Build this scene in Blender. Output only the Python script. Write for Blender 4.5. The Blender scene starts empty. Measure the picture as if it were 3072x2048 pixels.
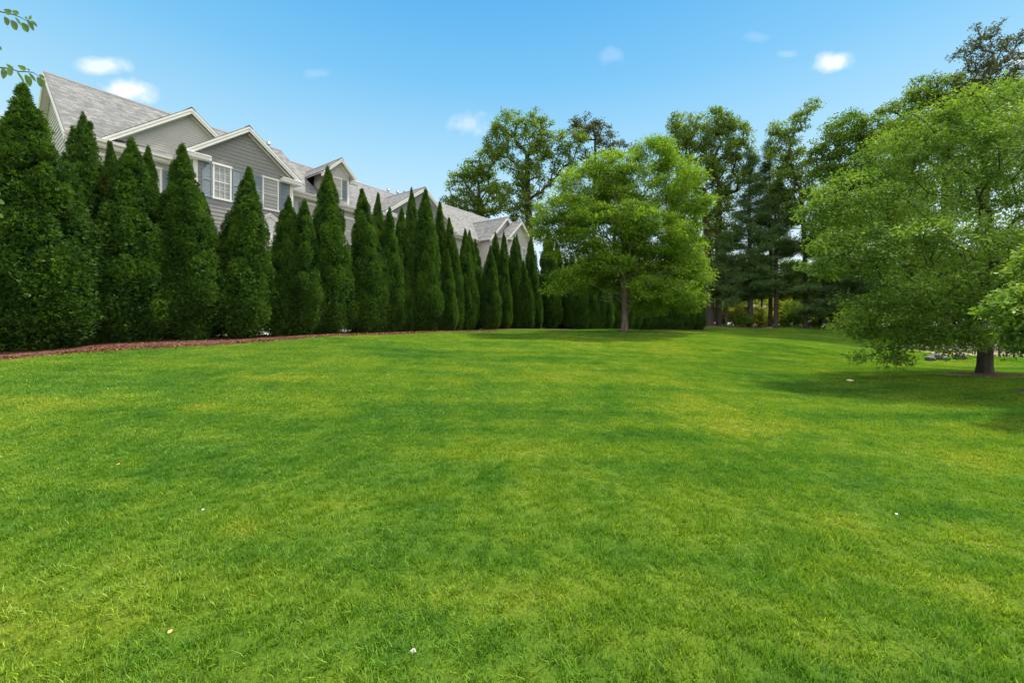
import bpy, bmesh, math, random
import numpy as np
from mathutils import Vector, Matrix, Euler

SC = bpy.context.scene
COL = SC.collection
R = math.radians
rng = np.random.default_rng(11)
random.seed(5)

# ------------------------------------------------------------------ camera
F, HY, CH = 1230.0, 970.0, 1.5          # focal length and eye line in photograph pixels, eye height in metres
cam = bpy.data.cameras.new('camera'); camo = bpy.data.objects.new('camera', cam); COL.objects.link(camo)
cam.sensor_width = 36; cam.lens = F / 3072 * 36
cam.shift_y = -(1024 - HY) / 3072
cam.clip_end = 3000; cam.clip_start = 0.05
camo.location = (0, 0, CH); camo.rotation_euler = (R(90), 0, 0)
SC.camera = camo

# ------------------------------------------------------------------ light
SUN_EL, SUN_AZ = R(57), R(40)           # azimuth measured from +X towards +Y
sdir = Vector((math.cos(SUN_EL) * math.cos(SUN_AZ), math.cos(SUN_EL) * math.sin(SUN_AZ), math.sin(SUN_EL)))
SC.view_settings.view_transform = 'Standard'; SC.view_settings.look = 'None'
SC.view_settings.exposure = 1.0; SC.view_settings.gamma = 1
sun = bpy.data.lights.new('sun', 'SUN'); suno = bpy.data.objects.new('sun', sun); COL.objects.link(suno)
sun.energy = 4.2; sun.angle = R(3); sun.color = (1, .93, .80)
suno.rotation_euler = sdir.to_track_quat('Z', 'Y').to_euler()
suno.location = (20, 10, 40)

W = bpy.data.worlds.new('World'); SC.world = W; W.use_nodes = True
nt = W.node_tree; N = nt.nodes; L = nt.links
bg = N['Background']; bg.inputs['Strength'].default_value = 0.12
sky = N.new('ShaderNodeTexSky'); sky.sky_type = 'NISHITA'; sky.sun_disc = False
sky.sun_elevation = SUN_EL; sky.sun_rotation = R(90) - SUN_AZ
sky.air_density = 1.0; sky.dust_density = 0.6; sky.ozone_density = 2.0; sky.altitude = 0
def wm(op, a, b=None, c=None, clamp=False):
    n = N.new('ShaderNodeMath'); n.operation = op; n.use_clamp = clamp
    for i, v in enumerate((a, b, c)):
        if v is None: continue
        if isinstance(v, (int, float)): n.inputs[i].default_value = v
        else: L.new(v, n.inputs[i])
    return n.outputs[0]
tc = N.new('ShaderNodeTexCoord'); DIR = tc.outputs['Generated']
sz = N.new('ShaderNodeSeparateXYZ'); L.new(DIR, sz.inputs[0])
cr = N.new('ShaderNodeValToRGB'); L.new(sz.outputs[2], cr.inputs[0])
SKYK = 4.5
for i_, (p_, c_) in enumerate([(0, (.86, .90, .95)), (.10, (.80, .91, .96)), (.22, (.61, .83, .94)), (.36, (.39, .70, .91)), (.50, (.19, .54, .87)), (.62, (.10, .43, .82)), (.75, (.40, .55, .78)), (1, (.62, .66, .74))]):
    if i_ > 1: cr.color_ramp.elements.new(p_)
    e_ = cr.color_ramp.elements[i_]; e_.position = p_; e_.color = (*c_, 1)
sk = N.new('ShaderNodeMix'); sk.data_type = 'RGBA'; sk.blend_type = 'MULTIPLY'; sk.inputs[0].default_value = 1
L.new(cr.outputs[0], sk.inputs[6]); sk.inputs[7].default_value = (SKYK, SKYK, SKYK, 1); sk.clamp_result = False
hs = N.new('ShaderNodeMix'); hs.data_type = 'RGBA'; hs.inputs[0].default_value = .95
# added fill light: unseen sky overhead and behind the viewer made brighter
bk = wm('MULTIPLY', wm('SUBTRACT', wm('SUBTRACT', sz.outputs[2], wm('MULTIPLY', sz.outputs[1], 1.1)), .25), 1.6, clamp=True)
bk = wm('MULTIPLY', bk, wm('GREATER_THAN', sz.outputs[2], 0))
sky_fill = N.new('ShaderNodeMix'); sky_fill.data_type = 'RGBA'; L.new(bk, sky_fill.inputs[0]); L.new(sk.outputs[2], sky_fill.inputs[6]); sky_fill.inputs[7].default_value = (SKYK*1.70, SKYK*1.67, SKYK*1.62, 1)
L.new(sky.outputs[0], hs.inputs[6]); L.new(sky_fill.outputs[2], hs.inputs[7])
nz = N.new('ShaderNodeTexNoise'); nz.inputs['Scale'].default_value = 34; nz.inputs['Detail'].default_value = 6
L.new(DIR, nz.inputs['Vector'])
nfac = nz.outputs[0]
def wdot(v):
    n = N.new('ShaderNodeVectorMath'); n.operation = 'DOT_PRODUCT'
    L.new(DIR, n.inputs[0]); n.inputs[1].default_value = v
    return n.outputs['Value']
dv = N.new('ShaderNodeSeparateXYZ'); L.new(DIR, dv.inputs[0])
ysafe = wm('MAXIMUM', dv.outputs[1], .05); GXs = wm('DIVIDE', dv.outputs[0], ysafe); GZs = wm('DIVIDE', dv.outputs[2], ysafe)
fwd = wm('GREATER_THAN', dv.outputs[1], .1)
total = None
# small fair-weather clouds: direction (photo x, y) and half sizes in photo pixels, opacity
for cx, cy, ax, ay, op in [(318, 193, 105, 34, .85), (385, 276, 112, 44, 1.0), (285, 200, 60, 26, .6), (1413, 372, 70, 42, .5),
                           (2500, 188, 70, 36, .95), (1829, 168, 55, 30, .22), (950, 222, 46, 16, .18), (2268, 112, 50, 20, .18),
                           (3085, 175, 60, 40, .8), (10, 355, 50, 24, .4), (2360, 163, 36, 14, .25)]:
    a = wm('DIVIDE', wm('SUBTRACT', GXs, (cx - 1536) / F), ax / F); b = wm('DIVIDE', wm('SUBTRACT', GZs, (HY - cy) / F), ay / F)
    d = wm('SQRT', wm('ADD', wm('MULTIPLY', a, a), wm('MULTIPLY', b, b)))
    e = wm('ADD', wm('SUBTRACT', 1.0, d), wm('MULTIPLY', wm('SUBTRACT', nfac, .5), 1.5))
    e = wm('MULTIPLY', e, 1.5, clamp=True)
    e = wm('MULTIPLY', wm('MULTIPLY', e, op*.85), fwd)
    total = e if total is None else wm('MAXIMUM', total, e)
sm = wm('MULTIPLY', total, wm('ADD', .6, wm('MULTIPLY', total, .4)))
mx = N.new('ShaderNodeMix'); mx.data_type = 'RGBA'
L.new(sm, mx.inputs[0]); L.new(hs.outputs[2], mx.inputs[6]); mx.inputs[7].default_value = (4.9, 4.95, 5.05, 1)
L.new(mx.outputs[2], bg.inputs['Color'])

# ------------------------------------------------------------------ helpers
def PX(x, y, z):                         # photograph pixel at a distance -> a point of the place
    return np.array([(x - 1536) * z / F, z, CH - (y - HY) * z / F])

def tag(o, label=None, cat=None, group=None, kind=None):
    if label: o['label'] = label
    if cat: o['category'] = cat
    if group: o['group'] = group
    if kind: o['kind'] = kind
    return o

def empty(name, loc=(0, 0, 0), rz=0):
    o = bpy.data.objects.new(name, None); o.location = loc; o.rotation_euler = (0, 0, rz)
    o.empty_display_size = .3; COL.objects.link(o); return o

def np_mesh(name, verts, faces, mat, parent=None, tint=None, uv=None, smooth=False, link=True):
    """faces: list of int arrays (n,k) with the same k inside each array"""
    me = bpy.data.meshes.new(name)
    verts = np.asarray(verts, np.float32).reshape(-1, 3)
    if isinstance(faces, np.ndarray): faces = [faces]
    faces = [np.asarray(f, np.int32) for f in faces if len(f)]
    loops = np.concatenate([f.ravel() for f in faces])
    tot = np.concatenate([np.full(len(f), f.shape[1], np.int32) for f in faces])
    st = np.concatenate([[0], np.cumsum(tot)[:-1]]).astype(np.int32)
    me.vertices.add(len(verts)); me.vertices.foreach_set('co', verts.ravel())
    me.loops.add(len(loops)); me.loops.foreach_set('vertex_index', loops)
    me.polygons.add(len(tot)); me.polygons.foreach_set('loop_start', st); me.polygons.foreach_set('loop_total', tot)
    if smooth: me.polygons.foreach_set('use_smooth', np.ones(len(tot), bool))
    me.update(calc_edges=True)
    if tint is not None:
        at = me.attributes.new('tint', 'FLOAT', 'POINT'); at.data.foreach_set('value', np.asarray(tint, np.float32).ravel())
    if uv is not None:
        ul = me.uv_layers.new(name='UVMap'); ul.data.foreach_set('uv', np.asarray(uv, np.float32).ravel())
    if mat: me.materials.append(mat)
    o = bpy.data.objects.new(name, me)
    if link: COL.objects.link(o)
    if parent: o.parent = parent
    return o

class MB:
    """collects shapes and links them as one mesh"""
    def __init__(s): s.v = []; s.f = []; s.uv = []
    def poly(s, pts, uv=None):
        b = len(s.v); s.v += [tuple(p) for p in pts]; s.f.append(list(range(b, b + len(pts))))
        if uv is None: uv = [(0, 0)] * len(pts)
        s.uv.append(uv)
    def box(s, x0, x1, y0, y1, z0, z1):
        p = [(x0,y0,z0),(x1,y0,z0),(x1,y1,z0),(x0,y1,z0),(x0,y0,z1),(x1,y0,z1),(x1,y1,z1),(x0,y1,z1)]
        for q in ((0,3,2,1),(4,5,6,7),(0,1,5,4),(1,2,6,5),(2,3,7,6),(3,0,4,7)): s.poly([p[i] for i in q])
    def beam(s, a, b, h, y0, y1):
        """board in the x-z plane from a to b (x, z), h tall downwards, from y0 to y1"""
        p = [(a[0],y0,a[1]-h),(b[0],y0,b[1]-h),(b[0],y0,b[1]),(a[0],y0,a[1])]
        q = [(x,y1,z) for x,_,z in p]
        s.poly(p); s.poly(q[::-1])
        for i in range(4):
            j = (i+1) % 4; s.poly([p[j],p[i],q[i],q[j]])
    def roofpoly(s, pts, th=.05):
        """a roof plane (points counter-clockwise from outside) with UVs in metres and a thin edge"""
        P = [Vector(p) for p in pts]
        n = (P[1]-P[0]).cross(P[2]-P[0]).normalized()
        if n.z < 0: P = P[::-1]; n = -n
        e = Vector((0,0,1)).cross(n).normalized(); g = n.cross(e)
        uv = [(p.dot(e), p.dot(g)) for p in P]
        s.poly(P, uv)
        Q = [p - n*th for p in P]
        s.poly(Q[::-1], uv[::-1])
        for i in range(len(P)):
            j = (i+1) % len(P); s.poly([P[j],P[i],Q[i],Q[j]], [uv[j],uv[i],uv[i],uv[j]])
    def lap(s, poly, y, ch, out=.016, axis='y', sgn=-1):
        """lap siding over a convex polygon of (h, z) points standing in the plane y (or x)"""
        z0 = min(p[1] for p in poly); z1 = max(p[1] for p in poly)
        k0 = math.floor(z0 / ch); k = k0
        def clip(pl, zc, keep_above):
            o = []
            for i in range(len(pl)):
                a, b = pl[i], pl[(i+1) % len(pl)]
                ia = (a[1] >= zc) == keep_above or a[1] == zc; ib = (b[1] >= zc) == keep_above or b[1] == zc
                if ia: o.append(a)
                if ia != ib and a[1] != b[1]:
                    t = (zc-a[1])/(b[1]-a[1]); o.append((a[0]+t*(b[0]-a[0]), zc))
            return o
        while k*ch < z1:
            a = max(k*ch, z0); b = min((k+1)*ch, z1); k += 1
            if b - a < 1e-4: continue
            q = clip(clip(poly, a, True), b, False)
            if len(q) < 3: continue
            def P(h, z, off): return (h, y+sgn*off, z) if axis == 'y' else (y+sgn*off, h, z)
            pts = [P(h, z, out*(b-z)/(b-a) + .001) for h, z in q]
            s.poly(pts)
            hs_ = [h for h, z in q if abs(z-a) < 1e-6]
            if len(hs_) >= 2:
                s.poly([P(min(hs_), a, out), P(max(hs_), a, out), P(max(hs_), a, -.01), P(min(hs_), a, -.01)])
    def build(s, name, mat, parent=None, smooth=False):
        me = bpy.data.meshes.new(name); me.from_pydata(s.v, [], s.f); me.update()
        ul = me.uv_layers.new(name='UVMap'); k = 0
        for uvs in s.uv:
            for u in uvs: ul.data[k].uv = u; k += 1
        me.materials.append(mat)
        if smooth:
            for p in me.polygons: p.use_smooth = True
        o = bpy.data.objects.new(name, me); COL.objects.link(o)
        if parent: o.parent = parent
        return o

# ------------------------------------------------------------------ materials
def newmat(name):
    m = bpy.data.materials.new(name); m.use_nodes = True
    n = m.node_tree.nodes; l = m.node_tree.links
    return m, n, l, n['Principled BSDF']
def noise(n, l, scale, vec=None, detail=4, rough=.55):
    t = n.new('ShaderNodeTexNoise'); t.inputs['Scale'].default_value = scale; t.inputs['Detail'].default_value = detail
    t.inputs['Roughness'].default_value = rough
    if vec is not None: l.new(vec, t.inputs['Vector'])
    return t.outputs[0]
def ramp(n, l, fac, stops):
    r = n.new('ShaderNodeValToRGB'); l.new(fac, r.inputs[0])
    while len(r.color_ramp.elements) < len(stops): r.color_ramp.elements.new(.5)
    for e, (p, c) in zip(r.color_ramp.elements, stops): e.position = p; e.color = (*c, 1)
    return r.outputs[0]
def mixc(n, l, fac, a, b, mode='MIX'):
    m = n.new('ShaderNodeMix'); m.data_type = 'RGBA'; m.blend_type = mode
    for i, v in ((0, fac), (6, a), (7, b)):
        if isinstance(v, (int, float)): m.inputs[i].default_value = v
        elif isinstance(v, tuple): m.inputs[i].default_value = (*v, 1)
        else: l.new(v, m.inputs[i])
    return m.outputs[2]
def bump(n, l, h, strength, dist):
    b = n.new('ShaderNodeBump'); b.inputs['Strength'].default_value = strength; b.inputs['Distance'].default_value = dist
    l.new(h, b.inputs['Height']); return b.outputs[0]
def plain(name, col, rough=.6, var=.12, scale=3, metal=0, bmp=0):
    m, n, l, p = newmat(name)
    tc = n.new('ShaderNodeTexCoord')
    f = noise(n, l, scale, tc.outputs['Object'])
    l.new(ramp(n, l, f, [(.3, tuple(c*(1-var) for c in col)), (.7, tuple(min(1, c*(1+var)) for c in col))]), p.inputs['Base Color'])
    p.inputs['Roughness'].default_value = rough; p.inputs['Metallic'].default_value = metal
    if bmp: l.new(bump(n, l, noise(n, l, scale*12, tc.outputs['Object']), bmp, .01), p.inputs['Normal'])
    return m
def leafmat(name, c0, c1, trans=.35, gloss=.03, c_t=None, rough=.6, nscale=.9):
    m, n, l, p = newmat(name); n.remove(p); out = n['Material Output']
    at = n.new('ShaderNodeAttribute'); at.attribute_name = 'tint'
    geo = n.new('ShaderNodeNewGeometry')
    f = noise(n, l, nscale, geo.outputs['Position'], 2)
    ad = n.new('ShaderNodeMath'); ad.operation = 'MULTIPLY_ADD'; l.new(f, ad.inputs[0]); ad.inputs[1].default_value = .7
    l.new(at.outputs['Fac'], ad.inputs[2])
    sb = n.new('ShaderNodeMath'); sb.operation = 'SUBTRACT'; sb.use_clamp = True; l.new(ad.outputs[0], sb.inputs[0]); sb.inputs[1].default_value = .35
    col = mixc(n, l, sb.outputs[0], c0, c1)
    d = n.new('ShaderNodeBsdfDiffuse'); l.new(col, d.inputs[0])
    t = n.new('ShaderNodeBsdfTranslucent')
    l.new(mixc(n, l, 1.0, col, c_t or (1.0, 1.0, .45), 'MULTIPLY'), t.inputs[0])
    mx = n.new('ShaderNodeMixShader'); mx.inputs[0].default_value = trans; l.new(d.outputs[0], mx.inputs[1]); l.new(t.outputs[0], mx.inputs[2])
    g = n.new('ShaderNodeBsdfGlossy'); g.inputs['Roughness'].default_value = rough
    mg = n.new('ShaderNodeMixShader'); mg.inputs[0].default_value = gloss; l.new(mx.outputs[0], mg.inputs[1]); l.new(g.outputs[0], mg.inputs[2])
    l.new(mg.outputs[0], out.inputs[0]); return m

M = {}
M['trim'] = plain('white_trim', (.68, .665, .64), .45, .03)
M['siding_light'] = plain('light_siding', (.43, .415, .392), .55, .04, 1.2)
M['siding_grey'] = plain('grey_siding', (.225, .219, .210), .6, .05, 1.2)
M['shutter'] = plain('blue_grey_shutter', (.17, .215, .26), .5, .08)
M['blind'] = plain('window_blind', (.38, .37, .335), .6, .05)
M['gutter'] = plain('gutter_white', (.50, .49, .46), .4, .04)
M['metal'] = plain('vent_metal', (.33, .34, .35), .4, .1, metal=.6)
M['iron'] = plain('dark_iron', (.02, .02, .02), .5, .2)
M['stone'] = plain('grey_stone', (.055, .055, .058), .8, .35, 6, bmp=.6)
M['concrete'] = plain('pale_concrete', (.62, .61, .58), .8, .12, 1.5, bmp=.2)
M['ridge'] = plain('ridge_cap', (.13, .14, .16), .8, .2, 8)
M['petal'] = plain('white_petal', (.75, .72, .66), .6, .1, 40)
M['dryleaf'] = plain('tan_dry_leaf', (.50, .30, .12), .6, .3, 60)
M['mushroom'] = plain('cream_mushroom', (.62, .52, .34), .6, .2, 30)
def glassmat():
    m, n, l, p = newmat('window_glass')
    p.inputs['Base Color'].default_value = (.30, .33, .34, 1); p.inputs['Roughness'].default_value = .08
    p.inputs['Specular IOR Level'].default_value = .8
    uv = n.new('ShaderNodeTexCoord'); w = n.new('ShaderNodeTexWave'); w.inputs['Scale'].default_value = 9; w.bands_direction = 'X'
    l.new(uv.outputs['Object'], w.inputs['Vector'])
    l.new(ramp(n, l, w.outputs[0], [(.2, (.22, .24, .25)), (.6, (.33, .35, .35))]), p.inputs['Base Color'])
    return m
M['glass'] = glassmat()
def shingle():
    m, n, l, p = newmat('asphalt_shingles')
    uv = n.new('ShaderNodeUVMap'); uv.uv_map = 'UVMap'
    b = n.new('ShaderNodeTexBrick'); l.new(uv.outputs[0], b.inputs['Vector'])
    b.inputs['Scale'].default_value = 1; b.inputs['Brick Width'].default_value = .24; b.inputs['Row Height'].default_value = .14
    b.inputs['Mortar Size'].default_value = .008; b.inputs['Mortar Smooth'].default_value = .3; b.offset = .37
    b.inputs['Color1'].default_value = (0, 0, 0, 1); b.inputs['Color2'].default_value = (1, 1, 1, 1); b.inputs['Mortar'].default_value = (.25, .25, .25, 1)
    c = ramp(n, l, b.outputs['Color'], [(0, (.082, .086, .091)), (.35, (.112, .117, .122)), (.7, (.142, .146, .150)), (1, (.200, .200, .198))])
    big = noise(n, l, .5, uv.outputs[0], 3)
    c2 = mixc(n, l, 1.0, c, ramp(n, l, big, [(.3, (.96, .965, .975)), (.7, (1.03, 1.03, 1.02))]), 'MULTIPLY')
    fine = noise(n, l, 60, uv.outputs[0], 2)
    c3 = mixc(n, l, 1.0, c2, ramp(n, l, fine, [(.3, (.8, .8, .8)), (.7, (1.15, 1.15, 1.15))]), 'MULTIPLY')
    mo = mixc(n, l, b.outputs['Fac'], c3, (.07, .07, .075))
    l.new(mo, p.inputs['Base Color']); p.inputs['Roughness'].default_value = .9
    sx = n.new('ShaderNodeSeparateXYZ'); l.new(uv.outputs[0], sx.inputs[0])
    fr = n.new('ShaderNodeMath'); fr.operation = 'DIVIDE'; l.new(sx.outputs[1], fr.inputs[0]); fr.inputs[1].default_value = .14
    f2 = n.new('ShaderNodeMath'); f2.operation = 'FRACT'; l.new(fr.outputs[0], f2.inputs[0])
    iv = n.new('ShaderNodeMath'); iv.operation = 'SUBTRACT'; iv.inputs[0].default_value = 1; l.new(f2.outputs[0], iv.inputs[1])
    l.new(bump(n, l, iv.outputs[0], .8, .02), p.inputs['Normal'])
    return m
M['shingle'] = shingle()
def bark(name, c0, c1, s=6):
    m, n, l, p = newmat(name)
    tc = n.new('ShaderNodeTexCoord'); mp = n.new('ShaderNodeMapping'); mp.inputs['Scale'].default_value = (1, 1, .22); l.new(tc.outputs['Object'], mp.inputs[0])
    f = noise(n, l, s, mp.outputs[0], 8, .7)
    l.new(ramp(n, l, f, [(.35, c0), (.65, c1)]), p.inputs['Base Color']); p.inputs['Roughness'].default_value = .9
    l.new(bump(n, l, f, .9, .04), p.inputs['Normal']); return m
M['bark_dark'] = bark('dark_bark', (.022, .017, .013), (.075, .058, .045), 9)
M['bark_grey'] = bark('grey_bark', (.06, .05, .04), (.20, .175, .14), 9)
M['bark_red'] = bark('reddish_bark', (.03, .018, .013), (.10, .06, .045), 9)
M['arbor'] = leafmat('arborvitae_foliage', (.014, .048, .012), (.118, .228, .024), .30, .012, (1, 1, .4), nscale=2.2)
M['arbor_dead'] = leafmat('dead_arborvitae_foliage', (.16, .05, .015), (.38, .14, .04), .2, .02)
M['locust'] = leafmat('honey_locust_leaves', (.075, .180, .018), (.33, .49, .040), .5, .015)
M['crab'] = leafmat('glossy_green_leaves', (.060, .155, .018), (.285, .430, .050), .46, .03, rough=.5)
M['oak'] = leafmat('oak_leaves', (.085, .150, .026), (.23, .34, .045), .5, .015)
M['maple'] = leafmat('maple_leaves', (.065, .140, .020), (.19, .31, .036), .48, .015)
M['pine'] = leafmat('pine_needles', (.042, .095, .030), (.12, .20, .055), .3, .015)
M['dull'] = leafmat('dull_olive_leaves', (.06, .072, .030), (.13, .15, .055), .35, .02)
M['shrub'] = leafmat('yellow_green_shrub_leaves', (.14, .20, .02), (.42, .44, .06), .5, .02)
M['farleaf'] = leafmat('far_tree_leaves', (.09, .14, .04), (.20, .28, .07), .35, .04)

# ------------------------------------------------------------------ the lie of the land
CP = []                                  # control points (x, y, height)
def cp(px, py, z): p = PX(px, py, z); CP.append((p[0], p[1], p[2]))
for x, y in [(0,0),(-3,1),(3,1),(0,3),(-6,-4),(6,-4),(0,-15),(-20,-10),(20,-10)]: CP.append((x, y, 0))
CP += [(-2.6, 4.5, .12), (2.5, 4.5, .02), (0, 7, .17), (-5, 8, .38), (0, 12, .45), (5, 11, .2), (3, 17, .62), (-2, 18, .74)]
for px, py, z in [(0,1080,9.75),(350,1053,11.5),(700,1028,13.75),(1000,1007,16.7),(1290,998,21.5),(1500,991,26.6),
                  (130,1047,11.6),(450,1022,13.6),(740,1016,16),(1000,1004,18.9),(1290,996,23.8),(1600,990,33),(1870,990,25),(1872,990,38),(2100,990,41),
                  (2120,981,45),(2250,982,46),(2420,981,46),(2550,982,46),
                  (2050,1000,25),(2300,1018,22),(2560,1085,17),(2950,1119,11.5),(2800,1087,20),(3060,1078,20),(2700,1150,10),(3072,1180,8),
                  (2620,1040,30),(2560,1182,9.0),(2450,1102,14.3),(2300,1058,17),(2640,1420,4.3)]: cp(px, py, z)
CP += [(x, y, 1.1) for x, y in [(-60,20),(-30,60),(0,75),(40,75),(80,70),(-18,14),(-14,20),(-30,12)]]
CP += [(45, 30, .3), (35, 15, -.4), (60, 40, .9)]
CP += [(400*math.cos(t), 400*math.sin(t), 1.0) for t in np.linspace(0, 6.28, 9)[:-1]] + [(150*math.cos(t), 150*math.sin(t), 1.0) for t in np.linspace(.2, 6.5, 13)[:-1]]
CP = np.array(CP)
def _phi(d2): return np.sqrt(d2 + 2.0)
_A = _phi(((CP[:, None, :2] - CP[None, :, :2])**2).sum(-1)) - np.eye(len(CP)) * .35
_n = len(CP); _B = np.zeros((_n+1, _n+1)); _B[:_n, :_n] = _A; _B[_n, :_n] = 1; _B[:_n, _n] = 1
_w = np.linalg.solve(_B, np.append(CP[:, 2], 0))
def gz(x, y):
    x = np.asarray(x, float); y = np.asarray(y, float); sh = x.shape
    q = np.stack([x.ravel(), y.ravel()], -1); o = np.empty(len(q))
    for i in range(0, len(q), 20000):
        c = q[i:i+20000]
        o[i:i+20000] = _phi(((c[:, None] - CP[None, :, :2])**2).sum(-1)) @ _w[:_n] + _w[_n]
    o += .025*np.sin(q[:, 0]*.9 + 1.3*np.sin(q[:, 1]*.5)) * np.clip(q[:, 1]/8, 0, 1)
    return o.reshape(sh)
def g1(x, y): return float(gz(np.array([x]), np.array([y]))[0])

# hedge / house direction
V = 870.0; LV = math.hypot(V, F); DU = np.array([V, F])/LV; NU = np.array([F, -V])/LV
def online(px, perp):                    # point of the line at this perpendicular distance that the photo shows at px
    z = perp*LV/(V - (px - 1536)); return (px - 1536)*z/F, z

MULCH = [(-16, 2.0)] + [tuple(PX(a, 0, z)[:2]) for a, z in [(0,9.75),(350,11.5),(700,13.75),(1000,16.7),(1290,21.5),(1480,26.0)]] + [(1.2,29),(4.3,32.6),(9,36.2),(14,39.0),(19.3,40.2)]
def polyline(pts, step=.6):
    out = []
    pts = np.array(pts, float)
    # Catmull-Rom
    P = np.vstack([2*pts[0]-pts[1], pts, 2*pts[-1]-pts[-2]])
    for i in range(1, len(P)-2):
        n = max(2, int(np.linalg.norm(P[i+1]-P[i])/step))
        for t in np.arange(n)/n:
            out.append(.5*((2*P[i]) + (-P[i-1]+P[i+1])*t + (2*P[i-1]-5*P[i]+4*P[i+1]-P[i+2])*t*t + (-P[i-1]+3*P[i]-3*P[i+1]+P[i+2])*t**3))
    out.append(P[-2]); return np.array(out)
ML = polyline(MULCH)
def strip(name, line, off0, off1, dz, mat, nx=8, jitter=0, **kw):
    """sheet following the ground between two offsets to the left of a line"""
    T = np.gradient(line, axis=0); T /= np.linalg.norm(T, axis=1)[:, None]; Nn = np.stack([-T[:, 1], T[:, 0]], -1)
    f = np.linspace(0, 1, nx)
    off = off0 + (off1-off0)*f[None, :] + (rng.normal(0, jitter, (len(line), 1))*(1-f) if jitter else 0)
    G = line[:, None, :] + Nn[:, None, :]*off[..., None]
    z = gz(G[..., 0], G[..., 1]) + dz*np.minimum(1, np.minimum(f, 1-f)*nx*.9 + .12)[None, :]
    vv = np.concatenate([G, z[..., None]], -1).reshape(-1, 3)
    i, j = np.meshgrid(np.arange(len(line)-1), np.arange(nx-1), indexing='ij'); a = (i*nx+j).ravel()
    return np_mesh(name, vv, np.stack([a, a+nx, a+nx+1, a+1], -1), mat, smooth=True, **kw)

def lawncolor(n, l, dry_amt=1.0):
    """shared lawn colour: fresh green with yellower dry patches and faint mowing streaks"""
    geo = n.new('ShaderNodeNewGeometry'); P = geo.outputs['Position']
    a = noise(n, l, .35, P, 3); b = noise(n, l, 2.2, P, 4)
    mp = n.new('ShaderNodeMapping'); mp.inputs['Rotation'].default_value = (0, 0, R(-60)); mp.inputs['Scale'].default_value = (.25, 1.5, 1)
    l.new(P, mp.inputs[0]); s = noise(n, l, .8, mp.outputs[0], 2)
    def mt(op, x, y, clamp=False):
        q = n.new('ShaderNodeMath'); q.operation = op; q.use_clamp = clamp
        for i, v in enumerate((x, y)):
            if isinstance(v, (int, float)): q.inputs[i].default_value = v
            else: l.new(v, q.inputs[i])
        return q.outputs[0]
    f = mt('ADD', mt('MULTIPLY', a, .45), mt('ADD', mt('MULTIPLY', b, .35), mt('MULTIPLY', s, .35)))
    f = mt('MULTIPLY', mt('SUBTRACT', f, .43), 3.2, True)
    # dry yellow patches (photo position, distance, half sizes in metres)
    for px, py, z, rx, ry, amt in [(800,1140,8.2,1.1,.45,1.2),(1100,1090,10.5,1.2,.6,.5),(1370,1140,8.6,.6,.4,.4),(2150,1240,6.6,1.1,1.2,.8),(1800,1100,10,2.2,1.5,.5),(2260,1330,5.2,.7,.7,.45),
                              (1900,1030,17,4,3,.65),(200,1250,6,1,.7,.45),(600,1255,6.0,.25,.15,.7),(1560,1440,3.9,.3,.25,.4),(690,1600,2.9,.2,.12,.6),(2500,1600,3.2,.6,.4,.35),(340,1480,3.6,.3,.2,.4)]:
        c = PX(px, py, z)
        v1 = n.new('ShaderNodeVectorMath'); v1.operation = 'SUBTRACT'; l.new(P, v1.inputs[0]); v1.inputs[1].default_value = (c[0], c[1], 0)
        v2 = n.new('ShaderNodeVectorMath'); v2.operation = 'MULTIPLY'; l.new(v1.outputs[0], v2.inputs[0]); v2.inputs[1].default_value = (1/rx, 1/ry, 0)
        v3 = n.new('ShaderNodeVectorMath'); v3.operation = 'LENGTH'; l.new(v2.outputs[0], v3.inputs[0])
        m = mt('MULTIPLY', mt('ADD', mt('SUBTRACT', 1.2, v3.outputs['Value']), mt('MULTIPLY', mt('SUBTRACT', b, .5), 1.6)), amt*.55, True)
        f = mt('ADD', f, m)
    return ramp(n, l, f, [(0, (.050, .158, .016)), (.35, (.098, .218, .018)), (.7, (.160, .266, .022)), (1.0, (.222, .295, .030))]), P

# ------------------------------------------------------------------ ground sheet
def groundmat():
    m, n, l, p = newmat('lawn_ground')
    c, P = lawncolor(n, l)
    f = noise(n, l, 38, P, 5, .7)
    c = mixc(n, l, 1.0, c, ramp(n, l, f, [(.3, (.40, .36, .34)), (.7, (.85, .78, .75))]), 'MULTIPLY')
    l.new(c, p.inputs['Base Color']); p.inputs['Roughness'].default_value = 1; p.inputs['Specular IOR Level'].default_value = .1
    l.new(bump(n, l, f, .7, .05), p.inputs['Normal']); return m
s_ = np.linspace(-1, 1, 241); gx = np.sinh(s_*4.6)/math.sinh(4.6)*1200; gy = np.sinh(s_*4.6)/math.sinh(4.6)*1200 + 12
GX, GY = np.meshgrid(gx, gy, indexing='ij'); nn = len(gx)
i, j = np.meshgrid(np.arange(nn-1), np.arange(nn-1), indexing='ij'); a = (i*nn+j).ravel()
far = np.clip((np.hypot(GX, GY)-200)/200, 0, 1)
GZ = gz(GX, GY)*(1-far) + 1.0*far
lawn = np_mesh('lawn', np.stack([GX, GY, GZ], -1).reshape(-1, 3), np.stack([a, a+nn, a+nn+1, a+1], -1), groundmat(), smooth=True)
tag(lawn, kind='structure')

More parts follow.
